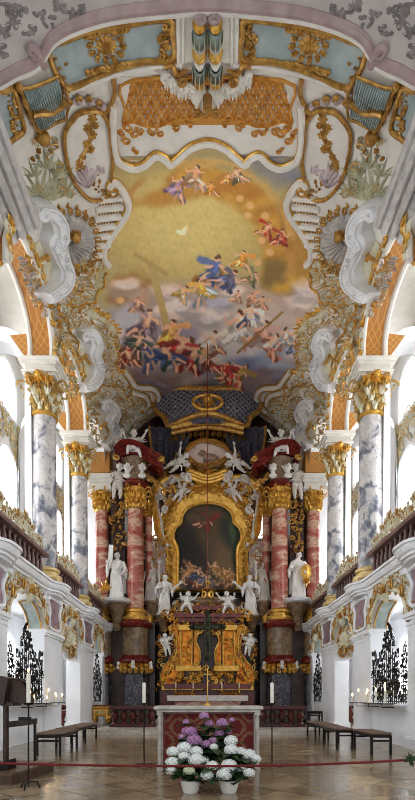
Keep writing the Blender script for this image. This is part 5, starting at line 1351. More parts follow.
# altar table
t = thing('high_altar_table', 'red marbled high altar table under a white cloth', 'altar table', (0, 21.4, .15))
bb = MB(); Ym = 21.2
secs = [(1.2, .15), (1.3, .3), (1.25, .5), (1.42, .95), (1.6, 1.1)]
vs = []; fs = []
for hx, z in secs: vs += [(-hx, Ym, z), (hx, Ym, z), (hx, 22.1, z), (-hx, 22.1, z)]
for k in range(len(secs)-1):
    for i in range(4): fs.append((k*4+i, k*4+(i+1) % 4, k*4+4+(i+1) % 4, k*4+4+i))
bb.add(vs, fs+[(16, 17, 18, 19)]); bb.build('sarcophagus_body', M['redmarble'], t, False)
MB().box(-1.72, 1.72, 21.1, 22.1, 1.1, 1.2, .02).build('slab', M['silver'], t, False)
cl = tag(MB().box(-1.7, 1.7, 21.08, 22.0, 1.2, 1.22).box(-1.7, 1.7, 21.06, 21.08, .98, 1.22).build('altar_cloth', M['cloth'], None, False), 'white linen cloth on the high altar table', 'cloth')
for s, sd in SIDES:
    g = MB(); fx = plane(21.5)
    for k in range(14): orn_spray(g, fx, CX+s*(14+k*1.4), 696.2, -PI/2+R.uniform(-.5, .5), 6, 4, 2, .2)
    o = g.build('flower_arrangement', M['gold']); tag(o, 'low gilded flower arrangement standing on the %s of the high altar' % sd, 'ornament')
    for q in range(2):
        x = s*(.62+q*.75); t = thing('altar_candlestick', '%s gold candlestick on the %s of the high altar' % (('inner', 'outer')[q], sd), 'candlestick', (x, 21.6, 1.22), 'candlesticks on the high altar')
        MB().lathe([(.09, 1.22), (.08, 1.26), (.03, 1.3), (.045, 1.38), (.025, 1.46), (.05, 1.52)], (x, 21.6, 0), 14).build('stick', M['gold'], t)
        t = thing('altar_candle', 'white candle on the %s gold candlestick on the %s of the high altar' % (('inner', 'outer')[q], sd), 'candle', (x, 21.6, 1.52), 'candles on the high altar')
        wx = MB().lathe([(.028, 1.52), (.026, 1.78)], (x, 21.6, 0), 10).build('wax', M['wax'], t); MB().tube([(x, 21.6, 1.77), (x, 21.6, 1.8)], .003, 5).build('wick', M['iron'], wx)
# communion rails
for s, sd in SIDES:
    t = thing('communion_rail', 'low dark red marble rail with swelling balusters on the %s of the high altar' % sd, 'rail', (s*2.45, 16.6, .15))
    xa, xb = sorted((s*1.7, s*3.25))
    MB().box(xa, xb, 16.5, 16.75, .15, .26, .02).box(xa, xb, 16.5, 16.75, .74, .86, .02).build('rail_slabs', M['railred'], t, False)
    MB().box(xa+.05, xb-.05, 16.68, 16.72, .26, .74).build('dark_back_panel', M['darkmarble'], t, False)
    for k in range(5):
        x = xa+.16+k*(xb-xa-.32)/4
        b = MB(); b.lathe([(.1, .26), (.09, .3), (.05, .34), (.12, .46), (.13, .54), (.05, .66), (.09, .7), (.1, .74)], (x, 16.6, 0), 14)
        b.build('baluster', M['railred'], t)
        if k < 4:
            g = MB(); fr_ = lambda u, v, q=0: Vector((u, 16.66-q, v)); orn_line(g, fr_, scroll2d(x+(xb-xa-.32)/8, .5, .15, PI/2), .018, .02, 5, True); g.build('scroll_ornament', M['oldgold'], t)
# hanging cross and its cable
t = thing('hanging_cross', 'dark green openwork cross hanging in front of the tabernacle', 'cross', (0, 19.9, 2.8))
k = 19.9/F
def f9(x, y, h=0.0): return Vector(((x-CX)*k, 19.9-h, EYE+(HY-y)*k))
g = MB()
for w0 in (-2.2, 2.2):
    orn_line(g, f9, [(CX+w0, 616), (CX+w0, 656)], .05, .04, 6); orn_line(g, f9, [(194, 627+w0), (221, 627+w0)], .05, .04, 6)
for q in range(12): orn_line(g, f9, scroll2d(CX, 617+q*3.4, 2.6, q), .035, .05, 5, True)
for q in range(9): orn_line(g, f9, scroll2d(195+q*3.2, 627, 2.6, q), .035, .05, 5, True)
for x, y in ((CX, 613), (CX, 659), (192, 627), (223, 627)): orn_flower(g, f9, x, y, 4, .1, 6)
g.build('openwork', noise_mat('green_bronze', (36, 42, 32), (70, 72, 50), 9, .4, .5), t)
MB().tube([f9(CX, 612), (0, 19.9, EYE+Hc(19.9)-.02)], .012, 6).build('cable', M['redsmall'], t)
# ================================================================== FIGURES
def remeshed(mb, name, mat, voxel, parent=None, mat_world=None, smooth_it=2):
    me = bpy.data.meshes.new('tmp'); me.from_pydata(mb.v, [], mb.f); me.validate(); me.update()
    o = bpy.data.objects.new('tmp', me); COL.objects.link(o)
    m = o.modifiers.new('r', 'REMESH'); m.mode = 'VOXEL'; m.voxel_size = voxel
    s = o.modifiers.new('s', 'SMOOTH'); s.factor = .4; s.iterations = smooth_it
    dg = bpy.context.evaluated_depsgraph_get()
    nm = bpy.data.meshes.new_from_object(o.evaluated_get(dg)); bpy.data.objects.remove(o)
    nm.name = name; nm.materials.clear(); nm.materials.append(mat)
    nm.polygons.foreach_set('use_smooth', [True]*len(nm.polygons))
    r = bpy.data.objects.new(name, nm); COL.objects.link(r)
    if parent: r.parent = parent
    return r
def hand(mb, w, d, s=1.0):
    """palm, four fingers, thumb at w pointing along d"""
    w = Vector(w); d = Vector(d).normalized(); side = d.cross(Vector((0, 1, 0)))
    side = side.normalized() if side.length > .1 else Vector((1, 0, 0)); up = side.cross(d)
    mb.tube([w, w+d*.05*s, w+d*.085*s], [.022*s, .034*s, .026*s], 8, flat=.7)
    for k in range(4):
        q = w+d*.075*s+side*(k-1.5)*.017*s; L = (.05, .062, .058, .044)[k]*s
        mb.tube([q, q+d*L*.55+up*.004*s, q+d*L-up*.012*s], [.0105*s, .010*s, .008*s], 6)
    q = w+d*.03*s+side*.026*s; mb.tube([q, q+side*.022*s+d*.024*s, q+side*.024*s+d*.052*s], [.011*s, .011*s, .008*s], 6)
def head(mb, c, r, tilt=0, hair=True, beard=False, face=-1):
    c = Vector(c); f = Vector((math.sin(tilt), face*math.cos(tilt), 0))
    mb.ell(c, (r*.78, r*.92, r*1.12), 14, 10); mb.ell(c+Vector((0, 0, -r*.5))+f*r*.3, (r*.52, r*.5, r*.55), 10, 7)
    mb.tube([c+f*r*.86+Vector((0, 0, r*.2)), c+f*r*1.12+Vector((0, 0, -r*.12)), c+f*r*.9+Vector((0, 0, -r*.2))], [r*.1, r*.15, r*.1], 6)
    sd = Vector((f.y, -f.x, 0))
    for q in (-1, 1):
        mb.ell(c+f*r*.82+sd*q*r*.3+Vector((0, 0, r*.3)), (r*.24, r*.12, r*.08), 8, 5); mb.ell(c+sd*q*r*.78, (r*.1, r*.14, r*.22), 6, 5)
    mb.ell(c+f*r*.86+Vector((0, 0, -r*.45)), (r*.24, r*.1, r*.07), 8, 5)
    if hair:
        for k in range(16):
            a = k*2.4; z = r*(.95-.09*k); rad = math.sqrt(max(.05, 1-(z/r/1.15)**2))
            p = c+Vector((math.cos(a)*r*.86*rad, math.sin(a)*r*.95*rad, z*1.05))
            if (p-c).dot(f) > r*.55 and z < r*.6: continue
            mb.ell(p, (r*.3,)*3, 8, 5)
    if beard:
        for k in range(5): mb.ell(c+f*r*(.75-.04*k)+Vector(((k % 2-.5)*r*.2, 0, -r*(.65+.17*k))), (r*.32, r*.26, r*.28), 8, 5)
def robed(seed, armL, armR, turn=0.0, beard=False, cloak=True, lean=0.0):
    """standing robed figure one unit tall, facing -Y"""
    r = random.Random(seed); mb = MB()
    ph = r.uniform(0, 6); prof = [(0, .155, .12), (.04, .15, .12), (.15, .128, .105), (.3, .122, .1), (.42, .12, .092), (.52, .112, .082), (.59, .098, .07), (.66, .108, .072), (.74, .125, .08), (.79, .122, .072), (.825, .09, .055), (.845, .05, .045), (.88, .038, .04)]
    seg = 40; vs = []; fs = []
    for z, rx, ry in prof:
        amp = .17*max(0, 1-z/.62)+.03; cx = lean*z+.025*math.sin(z*PI*1.3+seed); cy = .02*math.sin(z*4+seed)
        for i in range(seg):
            a = 2*PI*i/seg; f = 1+amp*(.6*math.sin(8*a+ph+z*5)+.4*math.sin(13*a-ph*2-z*3))
            vs.append((cx+rx*f*math.cos(a), cy+ry*f*math.sin(a), z))
    for k in range(len(prof)-1):
        for i in range(seg): j = (i+1) % seg; fs.append((k*seg+i, k*seg+j, (k+1)*seg+j, (k+1)*seg+i))
    fs.append(tuple(reversed(range(seg)))); fs.append(tuple(range((len(prof)-1)*seg, len(prof)*seg)))
    mb.add(vs, fs)
    hc = (lean*.92+.01*math.sin(seed), -.012, .925); head(mb, hc, .062, turn, True, beard)
    for sx, (el, wr) in ((-1, armL), (1, armR)):
        sh = Vector((lean*.8+sx*.115, 0, .79)); el = Vector(el); wr = Vector(wr)
        mb.tube([sh, (sh+el)/2, el, (el+wr)/2, wr], [.05, .046, .044, .04, .026], 10)
        mb.tube([el+Vector((0, 0, -.01)), el+Vector((0, .0, -.09)), el+Vector((sx*.01, .01, -.17))], [.042, .034, .014], 8)
        hand(mb, wr, wr-el, 1.0)
    if cloak:
        for k in range(5):
            a = -.5+.22*k; mb.tube([(lean*.78+.1-.03*k, -.05-.006*k, .79), (lean*.6+.02-.02*k, -.088, .64-.02*k), (-.09, -.085, .5-.03*k), (-.125-.004*k, -.05, .36-.05*k)], [.018, .02, .021, .016], 7)
        for k in range(6):
            x = -.11+.045*k; mb.tube([(x+lean*.8, .06, .78), (x*1.25, .1, .5), (x*1.4, .11, .12)], [.025, .035, .03], 7)
    for k in range(7):
        x = -.1+.034*k; mb.tube([(x*.8, -.085, .5-.02*(k % 2)), (x*1.1+.01, -.112, .28), (x*1.35, -.118, .02)], [.008, .016, .018], 6)
    for sx in (-1, 1): mb.ell((sx*.055, -.135, .015), (.03, .055, .02), 8, 6)
    return mb
def putto(armL, armR, legL, legR, turn=0, wings=True, sash=True):
    """chubby winged child one unit tall, origin at the hips"""
    mb = MB()
    mb.ell((0, 0, .04), (.15, .13, .14), 14, 10); mb.ell((0, -.02, .18), (.145, .13, .15), 14, 10); mb.ell((0, 0, .3), (.15, .11, .1), 14, 9)
    mb.tube([(0, 0, .32), (0, -.01, .44)], .055, 8); head(mb, (0, -.02, .53), .115, turn)
    for sx, (el, wr) in ((-1, armL), (1, armR)):
        sh = Vector((sx*.14, 0, .32)); el = Vector(el); wr = Vector(wr); mb.tube([sh, (sh+el)/2, el, (el+wr)/2, wr], [.062, .06, .045, .05, .032], 9); hand(mb, wr, wr-el, 1.25)
    for sx, (kn, an) in ((-1, legL), (1, legR)):
        h = Vector((sx*.08, 0, 0)); kn = Vector(kn); an = Vector(an); mb.tube([h, (h+kn)/2, kn, (kn*.6+an*.4), an], [.1, .095, .068, .07, .042], 10)
        d = Vector((0, -.09, -.03)); mb.tube([an, an+d*.6, an+d*1.3], [.042, .042, .025], 8, flat=.7)
    if sash: mb.tube([(-.18, -.06, .1), (-.05, -.15, .02), (.1, -.14, .06), (.2, -.02, .12), (.34, .05, .02)], [.03, .05, .05, .045, .015], 8)
    if wings:
        for sx in (-1, 1):
            for k in range(6):
                a = .15+.24*k; L = .42-.035*k; mb.tube([(sx*.05, .1, .28), (sx*(.05+L*.55*math.cos(a)), .14, .28+L*.55*math.sin(a)), (sx*(.05+L*math.cos(a)), .13, .28+L*math.sin(a)-.02)], [.03, .045, .02], 7, flat=.5)
    return mb
def place(mb, name, label, cat, loc, h, rz=0, ry=0, mat='statue', group=None, vox=.011, mirror=False):
    ob = remeshed(mb, name, M[mat], vox)
    ob.location = loc; ob.rotation_euler = (0, ry, rz); ob.scale = (-h if mirror else h, h, h)
    return tag(ob, label, cat, group)
f22 = plane(22.0)
# the two large statues by the columns
A = robed(3, ((-.2, -.06, .62), (-.17, -.17, .7)), ((.19, -.03, .6), (.15, -.16, .52)), .25, True)
t = thing('statue', 'large white robed statue with a book on the left bracket between red columns', 'statue', (-3.97, 22.0, 5.46))
o = remeshed(A, 'figure', M['statue'], .011); o.scale = (2.05,)*3; o.parent = t
MB().box(-.42, -.24, -.42, -.3, 1.5, 2.25).xform(Matrix.Rotation(.06, 4, 'Y')).build('white_tablet', M['statue'], None, False).parent = t
g = MB(); orn_spray(g, lambda u, v, q=0: Vector((u, -.25-q, v)), -.45, .35, 1.8, .5, 6, 2.4, .1); g.build('gold_attribute', M['gold']).parent = t
MB().lathe([(.36, 0), (.36, .06), (.3, .1)], (0, 0, -.06), 14).build('plinth', M['statue']).parent = t
B_ = robed(8, ((-.19, -.05, .6), (-.1, -.17, .62)), ((.2, -.05, .63), (.13, -.18, .56)), -.25, True, True, .02)
t = thing('statue', 'large white robed statue with a gold plaque on the right bracket between red columns', 'statue', (3.97, 22.0, 5.46))
o = remeshed(B_, 'figure', M['statue'], .011); o.scale = (2.05,)*3; o.parent = t
g = MB(); g.lathe([(.0, -.03), (.24, 0), (.2, .03), (.0, .05)], (0, 0, 0), 14); g.xform(Matrix.Translation((.3, -.42, 1.1)) @ Matrix.Rotation(PI/2, 4, 'X') @ Matrix.Scale(1.4, 4, (0, 1, 0))); 
orn_spray(g, lambda u, v, q=0: Vector((u, -.42-q, v)), .3, .8, -1.6, .4, 5, 2, .08); g.build('gold_attribute', M['gold']).parent = t
MB().lathe([(.36, 0), (.36, .06), (.3, .1)], (0, 0, -.06), 14).build('plinth', M['statue']).parent = t
# saints beside the painting
f225 = plane(22.9)
def ped(x, y, lab):
    p = f225(x, y); o = MB().lathe([(.1, -.75), (.2, -.55), (.3, -.2), (.42, -.08), (.42, 0)], tuple(p+Vector((0, 0, 0))), 14).build('figure_console', M['tanmarble']); tag(o, lab, 'bracket'); return p
for s, sd in SIDES:
    x = CX+s*44
    p = ped(x, 616, 'small console under the inner white saint on the %s of the painting' % sd)
    D = robed(12, ((-.21, -.08, .64), (-.1, -.2, .66)), ((.19, -.1, .62), (.32, -.2, .74)), -.4, False, True, .05)
    place(D, 'statue', 'white robed saint leaning towards the altar painting on its %s side' % sd, 'statue', p, 1.9, -.35*s, 0, 'statue', None, .011, s > 0)
    x = CX+s*56
    p = ped(x, 602, 'small console under the grey-white saint next to the %s inner column' % sd)
    E = robed(17, ((-.2, -.06, .6), (-.16, -.18, .52)), ((.2, -.02, .66), (.24, -.12, .86)), .3, True)
    place(E, 'statue', 'grey-white bearded saint with raised hand beside the inner column on the %s' % sd, 'statue', p, 1.85, .2*s, 0, 'greystatue', None, .011, s > 0)
# putti
poses = {
 'sit': putto(((-.26, -.06, .24), (-.3, -.16, .4)), ((.28, -.02, .34), (.4, -.08, .5)), ((-.16, -.2, -.02), (-.2, -.22, -.26)), ((.18, -.16, -.1), (.26, -.14, -.32))),
 'fly': putto(((-.28, -.04, .42), (-.42, -.08, .58)), ((.26, -.04, .2), (.36, -.14, .3)), ((-.12, -.06, -.24), (-.16, .06, -.46)), ((.16, -.12, -.2), (.1, .02, -.4))),
 'stand': putto(((-.24, -.08, .2), (-.18, -.18, .08)), ((.27, -.06, .3), (.38, -.14, .44)), ((-.09, -.03, -.24), (-.1, .02, -.48)), ((.12, -.08, -.22), (.12, -.02, -.46)))}
for nm, x, y, Y, h, ry, lab, mt in [
    ('sit', 187, 606, 22.3, 1.0, .1, 'white putto seated on the ledge under the %s corner of the painting', 'statue'),
    ('stand', 166.5, 646, 21.9, .85, -.15, 'small white putto clinging to the %s volute of the tabernacle', 'statue'),
    ('fly', 180, 494, 23.0, .9, .5, 'flying putto under the gold scroll on the %s above the painting', 'greystatue'),
    ('fly', 176, 464, 22.9, 1.15, .9, 'winged angel child stretching towards the lamb medallion from the %s', 'statue'),
    ('stand', 118, 484, 21.9, 1.35, .1, 'pale angel child hanging at the outer side of the %s pediment', 'greystatue'),
    ('sit', 134, 449, 21.7, 1.25, 0, 'white angel child sitting on top of the red pediment on the %s', 'statue'),
    ('fly', 119, 446, 21.9, 1.1, -.6, 'white angel child leaning out from the %s end of the red pediment', 'statue')]:
    for s, sd in SIDES:
        xx = x if s < 0 else 2*CX-x
        me = place(poses[nm], 'putto_statue', lab % sd, 'statue', plane(Y)(xx, y), h, 0, ry*(1 if s < 0 else -1), mt, 'putti of the high altar', .016, s > 0)
for s, sd in SIDES:
    for q, x in enumerate((127, 142)):
        mb = MB(); head(mb, (0, 0, 0), .3); mb.tube([(0, .02, -.2), (0, .02, -.5)], [.14, .2], 8); mb.ell((0, .02, -.6), (.34, .2, .2), 12, 8)
        xx = x if s < 0 else 2*CX-x
        place(mb, 'cherub_bust', 'white cherub bust on the %s side of the block above the inner %s column' % (('outer', 'inner')[q], sd), 'statue', plane(21.75)(xx, 468), .55, 0, 0, 'statue', 'cherub busts under the pediments', .03)
# ================================================================== FURNITURE
def floor_pt(px, py): Y = EYE*F/(py-HY); return ((px-CX)*Y/F, Y)
# benches
def bench(x0, x1, y0, y1, lab, z0=0.0, hh=.45, mat='seat', grp='low benches along the arcade'):
    t = thing('bench', lab, 'bench', ((x0+x1)/2, (y0+y1)/2, z0), grp)
    MB().box(x0, x1, y0, y1, z0+hh-.045, z0+hh, .015).build('seat', M[mat], t, False)
    fr = MB()
    for x in (x0+.01, x1-.04): fr.box(x, x+.03, y0+.01, y1-.01, z0+hh-.10, z0+hh-.045)
    for y in (y0+.01, y1-.04): fr.box(x0+.01, x1-.01, y, y+.03, z0+hh-.10, z0+hh-.045); fr.box(x0+.01, x1-.01, y, y+.025, z0+hh-.18, z0+hh-.14)
    fr.build('frame', M['iron'], t, False)
    n = 2 if y1-y0 < 1.6 else 3
    for k in range(n):
        y = y0+.01+(y1-y0-.05)*k/(n-1)
        for x in (x0+.01, x1-.04): MB().box(x-.005, x+.04, y-.005, y+.04, z0, z0+hh-.06).build('leg', M['iron'], t, False)
bench(-3.36, -2.86, 9.75, 11.05, 'nearest of the low brown-topped benches along the left arcade')
bench(-3.42, -3.02, 11.2, 13.7, 'long low bench behind the nearest one along the left arcade')
bench(3.2, 3.62, 9.8, 11.0, 'nearest of the low brown-topped benches along the right arcade')
bench(2.86, 3.26, 11.15, 12.45, 'middle of the three low benches along the right arcade')
bench(2.93, 3.33, 12.6, 14.8, 'farthest and longest of the three low benches along the right arcade')
bench(3.72, 4.22, 18.3, 18.8, 'small black stool by the right wall near the altar rail', .15, .48, 'iron', None)
# table and chest behind the left passage
t = thing('side_table', 'dark wooden table seen through the left passage', 'table', (-5.2, 18.4, 0))
MB().box(-5.75, -4.75, 18.1, 18.7, .6, .66, .015).build('top', M['wood'], t, False)
for x in (-5.7, -4.83):
    for y in (18.13, 18.63): MB().box(x, x+.05, y-.02, y+.03, 0, .6).build('leg', M['wood'], t, False)
def kneeler(x, y, lab):
    t = thing('kneeler', lab, 'kneeler', (x, y, 0))
    MB().lathe([(.34, 0), (.34, .1), (.22, .2), (.3, .45), (.24, .62), (.36, .7), (.36, .76)], (x, y, 0), 4, 1, .7).xform(Matrix.Identity(4)).build('body', M['redwood'], t, False)
    MB().box(x-.32, x+.32, y-.3, y+.25, .76, .83, .02).build('sloping_desk', M['redwood'], t, False)
kneeler(-6.1, 20.5, 'red-brown wooden kneeler in the aisle beyond the left passage')
t = thing('kneeler', 'red-brown carved cabinet standing in the right passage', 'cabinet', (6.3, 22.8, 0))
mb = MB(); mb.prism([(-.34, 0), (.34, 0), (.34, .1), (.24, .2), (.3, .4), (.2, .58), (.3, .7), (.34, .74), (-.34, .74), (-.3, .7), (-.34, .5), (-.34, .2)], lambda u, v, q: Vector((6.3+u, 22.8-q, v)), -.2, .2); mb.build('carved_body', M['redwood'], t, False)
# gilded chest
t = thing('gilded_chest', 'low gilded chest with curved legs by the left wall near the altar rail', 'chest', (-4.15, 19.6, .15))
mb = MB(); mb.box(-4.46, -3.86, 19.4, 20.0, .4, .72, .05); mb.box(-4.48, -3.82, 19.36, 20.04, .72, .78, .02); mb.build('body', M['gold'], t, False)
for x in (-4.4, -3.92):
    for y in (19.46, 19.94): MB().tube([(x, y, .42), (x*1.0, y-.03, .3), (x, y, .2), (x, y-.02, .15)], [.05, .06, .035, .045], 8).build('leg', M['gold'], t)
g = MB(); fr_ = lambda u, v, q=0: Vector((u, 19.39-q, v)); orn_shell(g, fr_, -4.15, .48, PI/2, .2, 2.6, 7, .05)
for k in (-1, 1): orn_line(g, fr_, scroll2d(-4.15+k*.18, .56, .12, PI/2, k), .016, .02, 5, True)
g.build('shell_relief', M['palegold'], t); MB().box(-4.46, -3.84, 19.38, 20.02, .78, .84, .02).build('red_cover', M['redsmall'], t, False)

# altar table in the choir
t = thing('choir_altar', 'freestanding altar table with red damask front and silvery stone legs', 'altar table', (0, 8.1, 0))
MB().box(-.83, .86, 7.7, 8.5, .95, 1.01, .012).box(-.79, .82, 7.74, 8.46, .915, .95).build('slab', M['silver'], t, False)
for x in (-.78, .74):
    for y in (7.76, 8.36):
        MB().box(x-.01, x+.08, y, y+.09, 0, .06).box(x-.01, x+.08, y, y+.09, .87, .92).lathe([(.034, .06), (.034, .87)], (x+.035, y+.045, 0), 10).build('leg', M['silver'], t, False)
o = MB().box(-.7, .73, 7.9, 7.93, .03, .915).build('damask_front', M['damask']); o.parent = t; o.matrix_parent_inverse = t.matrix_basis.inverted()
MB().box(-.69, -.66, 7.94, 8.4, .03, .91).box(.69, .72, 7.94, 8.4, .03, .91).build('damask_side', M['damask'], t, False)
br = MB()
for x in (-.695, .71): br.box(x, x+.02, 7.885, 7.9, .03, .91)
br.box(-.69, .72, 7.885, 7.9, .88, .91); br.build('dark_braid', M['redsmall'], t, False)
# slim gold cross on the table
t = thing('table_cross', 'slim gold standing cross on the choir altar table', 'cross', (0, 8.2, 1.01))
MB().lathe([(.06, 1.01), (.05, 1.03), (.012, 1.06)], (0, 8.2, 0), 12).build('foot', M['gold'], t)
MB().tube([(0, 8.2, 1.05), (0, 8.2, 1.62)], .009, 6).tube([(-.07, 8.2, 1.52), (.07, 8.2, 1.52)], .009, 6).build('cross', M['gold'], t)

# candle stands
def candle_stand(x, y, zt, hc, lab, rc=.028, tri=True, clab=None):
    t = thing('candle_stand', lab, 'candle stand', (x, y, 0))
    MB().lathe([(.011, .03), (.011, zt-.03)], (x, y, 0), 10).build('pole', M['iron'], t)
    MB().lathe([(.012, zt-.04), (.06, zt-.02), (.065, zt), (.02, zt)], (x, y, 0), 16).build('drip_tray', M['iron'], t)
    if tri:
        for a in (.5, 2.6, 4.7): MB().tube([(x, y, .1), (x+.1*math.cos(a), y+.1*math.sin(a), .085), (x+.14*math.cos(a), y+.14*math.sin(a), .0)], .012, 6).build('foot', M['iron'], t)
    else: MB().box(x-.15, x+.15, y-.1, y+.1, 0, .03, .008).build('foot_plate', M['iron'], t, False)
    if tri: MB().box(x-.12, x+.03, y-.02, y+.02, .86, .9).build('clamp', M['iron'], t, False)
    c = thing('candle', clab, 'candle', (x, y, zt))
    wx = MB().lathe([(rc, zt), (rc*.97, zt+hc-.01), (rc*.6, zt+hc)], (x, y, 0), 14).build('wax', M['wax'], c)
    MB().tube([(x, y, zt+hc-.01), (x, y, zt+hc+.02)], .003, 5).build('wick', M['iron'], wx)
    return c
X, Y = floor_pt(144, 766); candle_stand(X, Y, 1.05, .34, 'slender black candle stand on a square foot, left of the choir altar', .03, False, 'tall white candle on the stand left of the choir altar')
X, Y = floor_pt(272, 766); candle_stand(X, Y, 1.05, .34, 'slender black candle stand on a square foot, right of the choir altar', .03, False, 'tall white candle on the stand right of the choir altar')
Y = 6.25; X = (28.5-CX)*Y/F
c = candle_stand(X, Y, 1.08, .36, 'black three-footed candle stand in front of the wooden platform', .026, True, 'burning white candle on the three-footed stand at the left')
def flame(x, y, z, par, s=1.0): MB().lathe([(.001, 0), (.008*s, .012*s), (.006*s, .03*s), (.001, .05*s)], (x, y, z), 8).build('flame', M['flame'], par)
flame(X, Y, 1.46, c)

# platform, lectern and low shelf at the left
t = thing('platform', 'low wooden parquet platform at the left edge', 'platform', (-3, 7.3, 0))
mb = MB(); pl = [(-3.7, 6.75), (-2.52, 6.45), (-2.36, 7.75), (-3.7, 8.0)]
mb.prism(pl, lambda u, v, q: Vector((u, v, q)), .13, .16); mb.build('deck', M['platform'], t, False)
mb = MB(); c_ = [(-3.68, 6.77), (-2.54, 6.48), (-2.38, 7.73), (-3.68, 7.97)]; mb.prism(c_, lambda u, v, q: Vector((u, v, q)), 0, .13); mb.build('riser', M['riser'], t, False)
t = thing('lectern', 'dark wooden lectern with slanting top at the left edge of the picture', 'lectern', (-2.78, 6.9, .16))
k = 6.8/F
fx = lambda u, v, q=0: Vector(((u-CX)*k, 6.8-q, EYE+(HY-v)*k))
MB().prism([(1, 676), (9, 678), (5, 705), (1, 705)], fx, -.5, .05).build('book_rest', M['wood'], t, False)
MB().prism([(3, 706), (6, 706), (6, 772), (3, 772)], fx, -.1, 0).build('post', M['wood'], t, False)
MB().prism([(9, 680), (24, 697), (24, 703), (6, 703)], fx, -.4, -.08).build('slanted_top', M['wood'], t, False)
MB().prism([(1, 700), (13, 703), (13, 706), (1, 706)], fx, -.3, .0).build('shelf_edge', M['wood'], t, False)
MB().prism([(1, 762), (9, 760), (10, 786), (1, 788)], fx, -.25, .08).build('foot', M['iron'], t, False)
t = thing('kneeling_desk', 'black-framed shelf between the lectern and the candle stand', 'desk', (-2.6, 7.2, .16))
k2 = 7.0/F
fk = lambda u, v, q=0: Vector(((u-CX)*k2, 7.0-q, EYE+(HY-v)*k2))
MB().prism([(5, 722), (30, 719), (30, 725), (5, 728)], fk, -.3, 0).build('shelf', M['wood'], t, False)
MB().prism([(5, 727), (7.5, 727), (7.5, 768), (5, 768)], fk, -.04, 0).build('leg', M['iron'], t, False)
MB().prism([(26, 725), (28, 725), (28, 764), (26, 764)], fk, -.34, -.3).build('leg', M['iron'], t, False)

# rope barrier with its posts beyond the frame
t = thing('rope', 'sagging dark red barrier rope across the front of the choir', 'rope', (0, 5.6, .37))
pts = []
for i in range(41):
    u = -1+2*i/40; pts.append((u*2.75, 5.6, .375+.075*u*u+.03*u*abs(u)))
mb = MB(); mb.tube(pts, .014, 8)
for q in range(2):
    hel = [(p[0]+0, p[1]+.006*math.cos(i*1.5+q*PI), p[2]+.006*math.sin(i*1.5+q*PI)) for i, p in enumerate(spline(pts, 6))]; mb.tube(hel, .010, 5)
mb.build('rope_strands', M['rope'], t)
for x, zt, sd in ((-2.75, .50, 'left'), (2.75, .56, 'right')):
    t = thing('rope_post', 'short metal post holding the red rope at the %s' % sd, 'post', (x, 5.6, 0))
    MB().lathe([(.014, 0), (.012, zt), (.022, zt+.01), (.0, zt+.03)], (x, 5.6, 0), 10).build('post', M['iron'], t); MB().lathe([(.13, 0), (.12, .015), (.02, .03)], (x, 5.6, 0), 18).build('foot', M['iron'], t)
tw = MB(); rr = random.Random(6)
for k in range(14): orn_leaf(tw, lambda u, v, q=0: Vector((u, 5.6-q, v)), 2.27, .447, rr.uniform(0, 6.28), rr.uniform(.05, .1), .03, .01)
tag(tw.build('sprig', M['leaf']), 'dark green sprig tied to the rope at the right edge', 'sprig')

# hydrangeas
def hyd_head(mb, c, r, rr):
    for k in range(46):
        z = 1-2*(k+.5)/46; a = k*2.39996; q = math.sqrt(1-z*z); n = Vector((q*math.cos(a), q*math.sin(a), z)); 
        if n.z < -.55: continue
        p = Vector(c)+Vector((n.x*r, n.y*r, n.z*r*.8)); t1 = n.orthogonal().normalized(); t2 = n.cross(t1); ph = rr.uniform(0, 1.5)
        for j in range(4):
            b = ph+j*PI/2; d = t1*math.cos(b)+t2*math.sin(b); e = t1*math.cos(b+PI/2)+t2*math.sin(b+PI/2); w = r*.24
            mb.add([p+n*r*.02, p+d*w*.7+e*w*.5+n*r*.1, p+d*w*1.25+n*r*.06, p+d*w*.7-e*w*.5+n*r*.1], [(0, 1, 2, 3)])
    mb.ell(c, (r*.86, r*.86, r*.7), 10, 7)
def pleaf(mb, base, d, L, Wd, droop=.3):
    d = Vector(d).normalized(); up = Vector((0, 0, 1)); sd = d.cross(up); sd = sd.normalized() if sd.length > .05 else Vector((1, 0, 0)); rows = []
    for k in range(6):
        t = k/5; w = Wd*math.sin(PI*min(1, (.08+.92*t)))**.8 if k < 5 else 0; p = Vector(base)+d*L*t-up*droop*L*t*t
        rows.append([p-sd*w*.5+up*.012, p, p+sd*w*.5+up*.012])
    mb.grid(rows)
def hydrangea(cx, Yc, potz, potr, poth, heads, petal, lab, potmat, seed, nleaf=60, spread=.2, top=.5, name='potted_hydrangea'):
    rr = random.Random(seed); t = thing(name, lab, 'plant', (cx, Yc, potz))
    MB().lathe([(potr*.72, potz), (potr*.86, potz+poth*.25), (potr, potz+poth*.7), (potr*1.04, potz+poth), (potr*.94, potz+poth), (potr*.9, potz+poth*.8)], (cx, Yc, 0), 28).build('pot', M[potmat], t)
    st = MB(); zb = potz+poth*.85
    for c, r in heads: st.tube([(cx+rr.uniform(-.04, .04), Yc+rr.uniform(-.03, .03), zb), ((cx+c[0])/2, (Yc+c[1])/2, (zb+c[2])/2+.03), (c[0], c[1], c[2]-r*.4)], .006, 5)
    st.build('stems', M['leaf'], t)
    lf = MB()
    for k in range(nleaf):
        c, r = rr.choice(heads); q = rr.uniform(.25, .95); b = Vector((cx, Yc, zb)).lerp(Vector(c), q); a = rr.uniform(0, 2*PI)
        pleaf(lf, b, (math.cos(a), math.sin(a)-.3, rr.uniform(-.1, .5)), rr.uniform(.13, .21), rr.uniform(.08, .12), .35)
    lf.build('leaves', M['leaf'], t)
    for i, (c, r) in enumerate(heads):
        mb = MB(); hyd_head(mb, c, r, rr); o = mb.build('flower_head', M[petal if not isinstance(petal, (list, tuple)) else petal[i % len(petal)]], t, False)
def at(px, py, Y): return ((px-CX)*Y/F, Y, EYE+(HY-py)*Y/F)
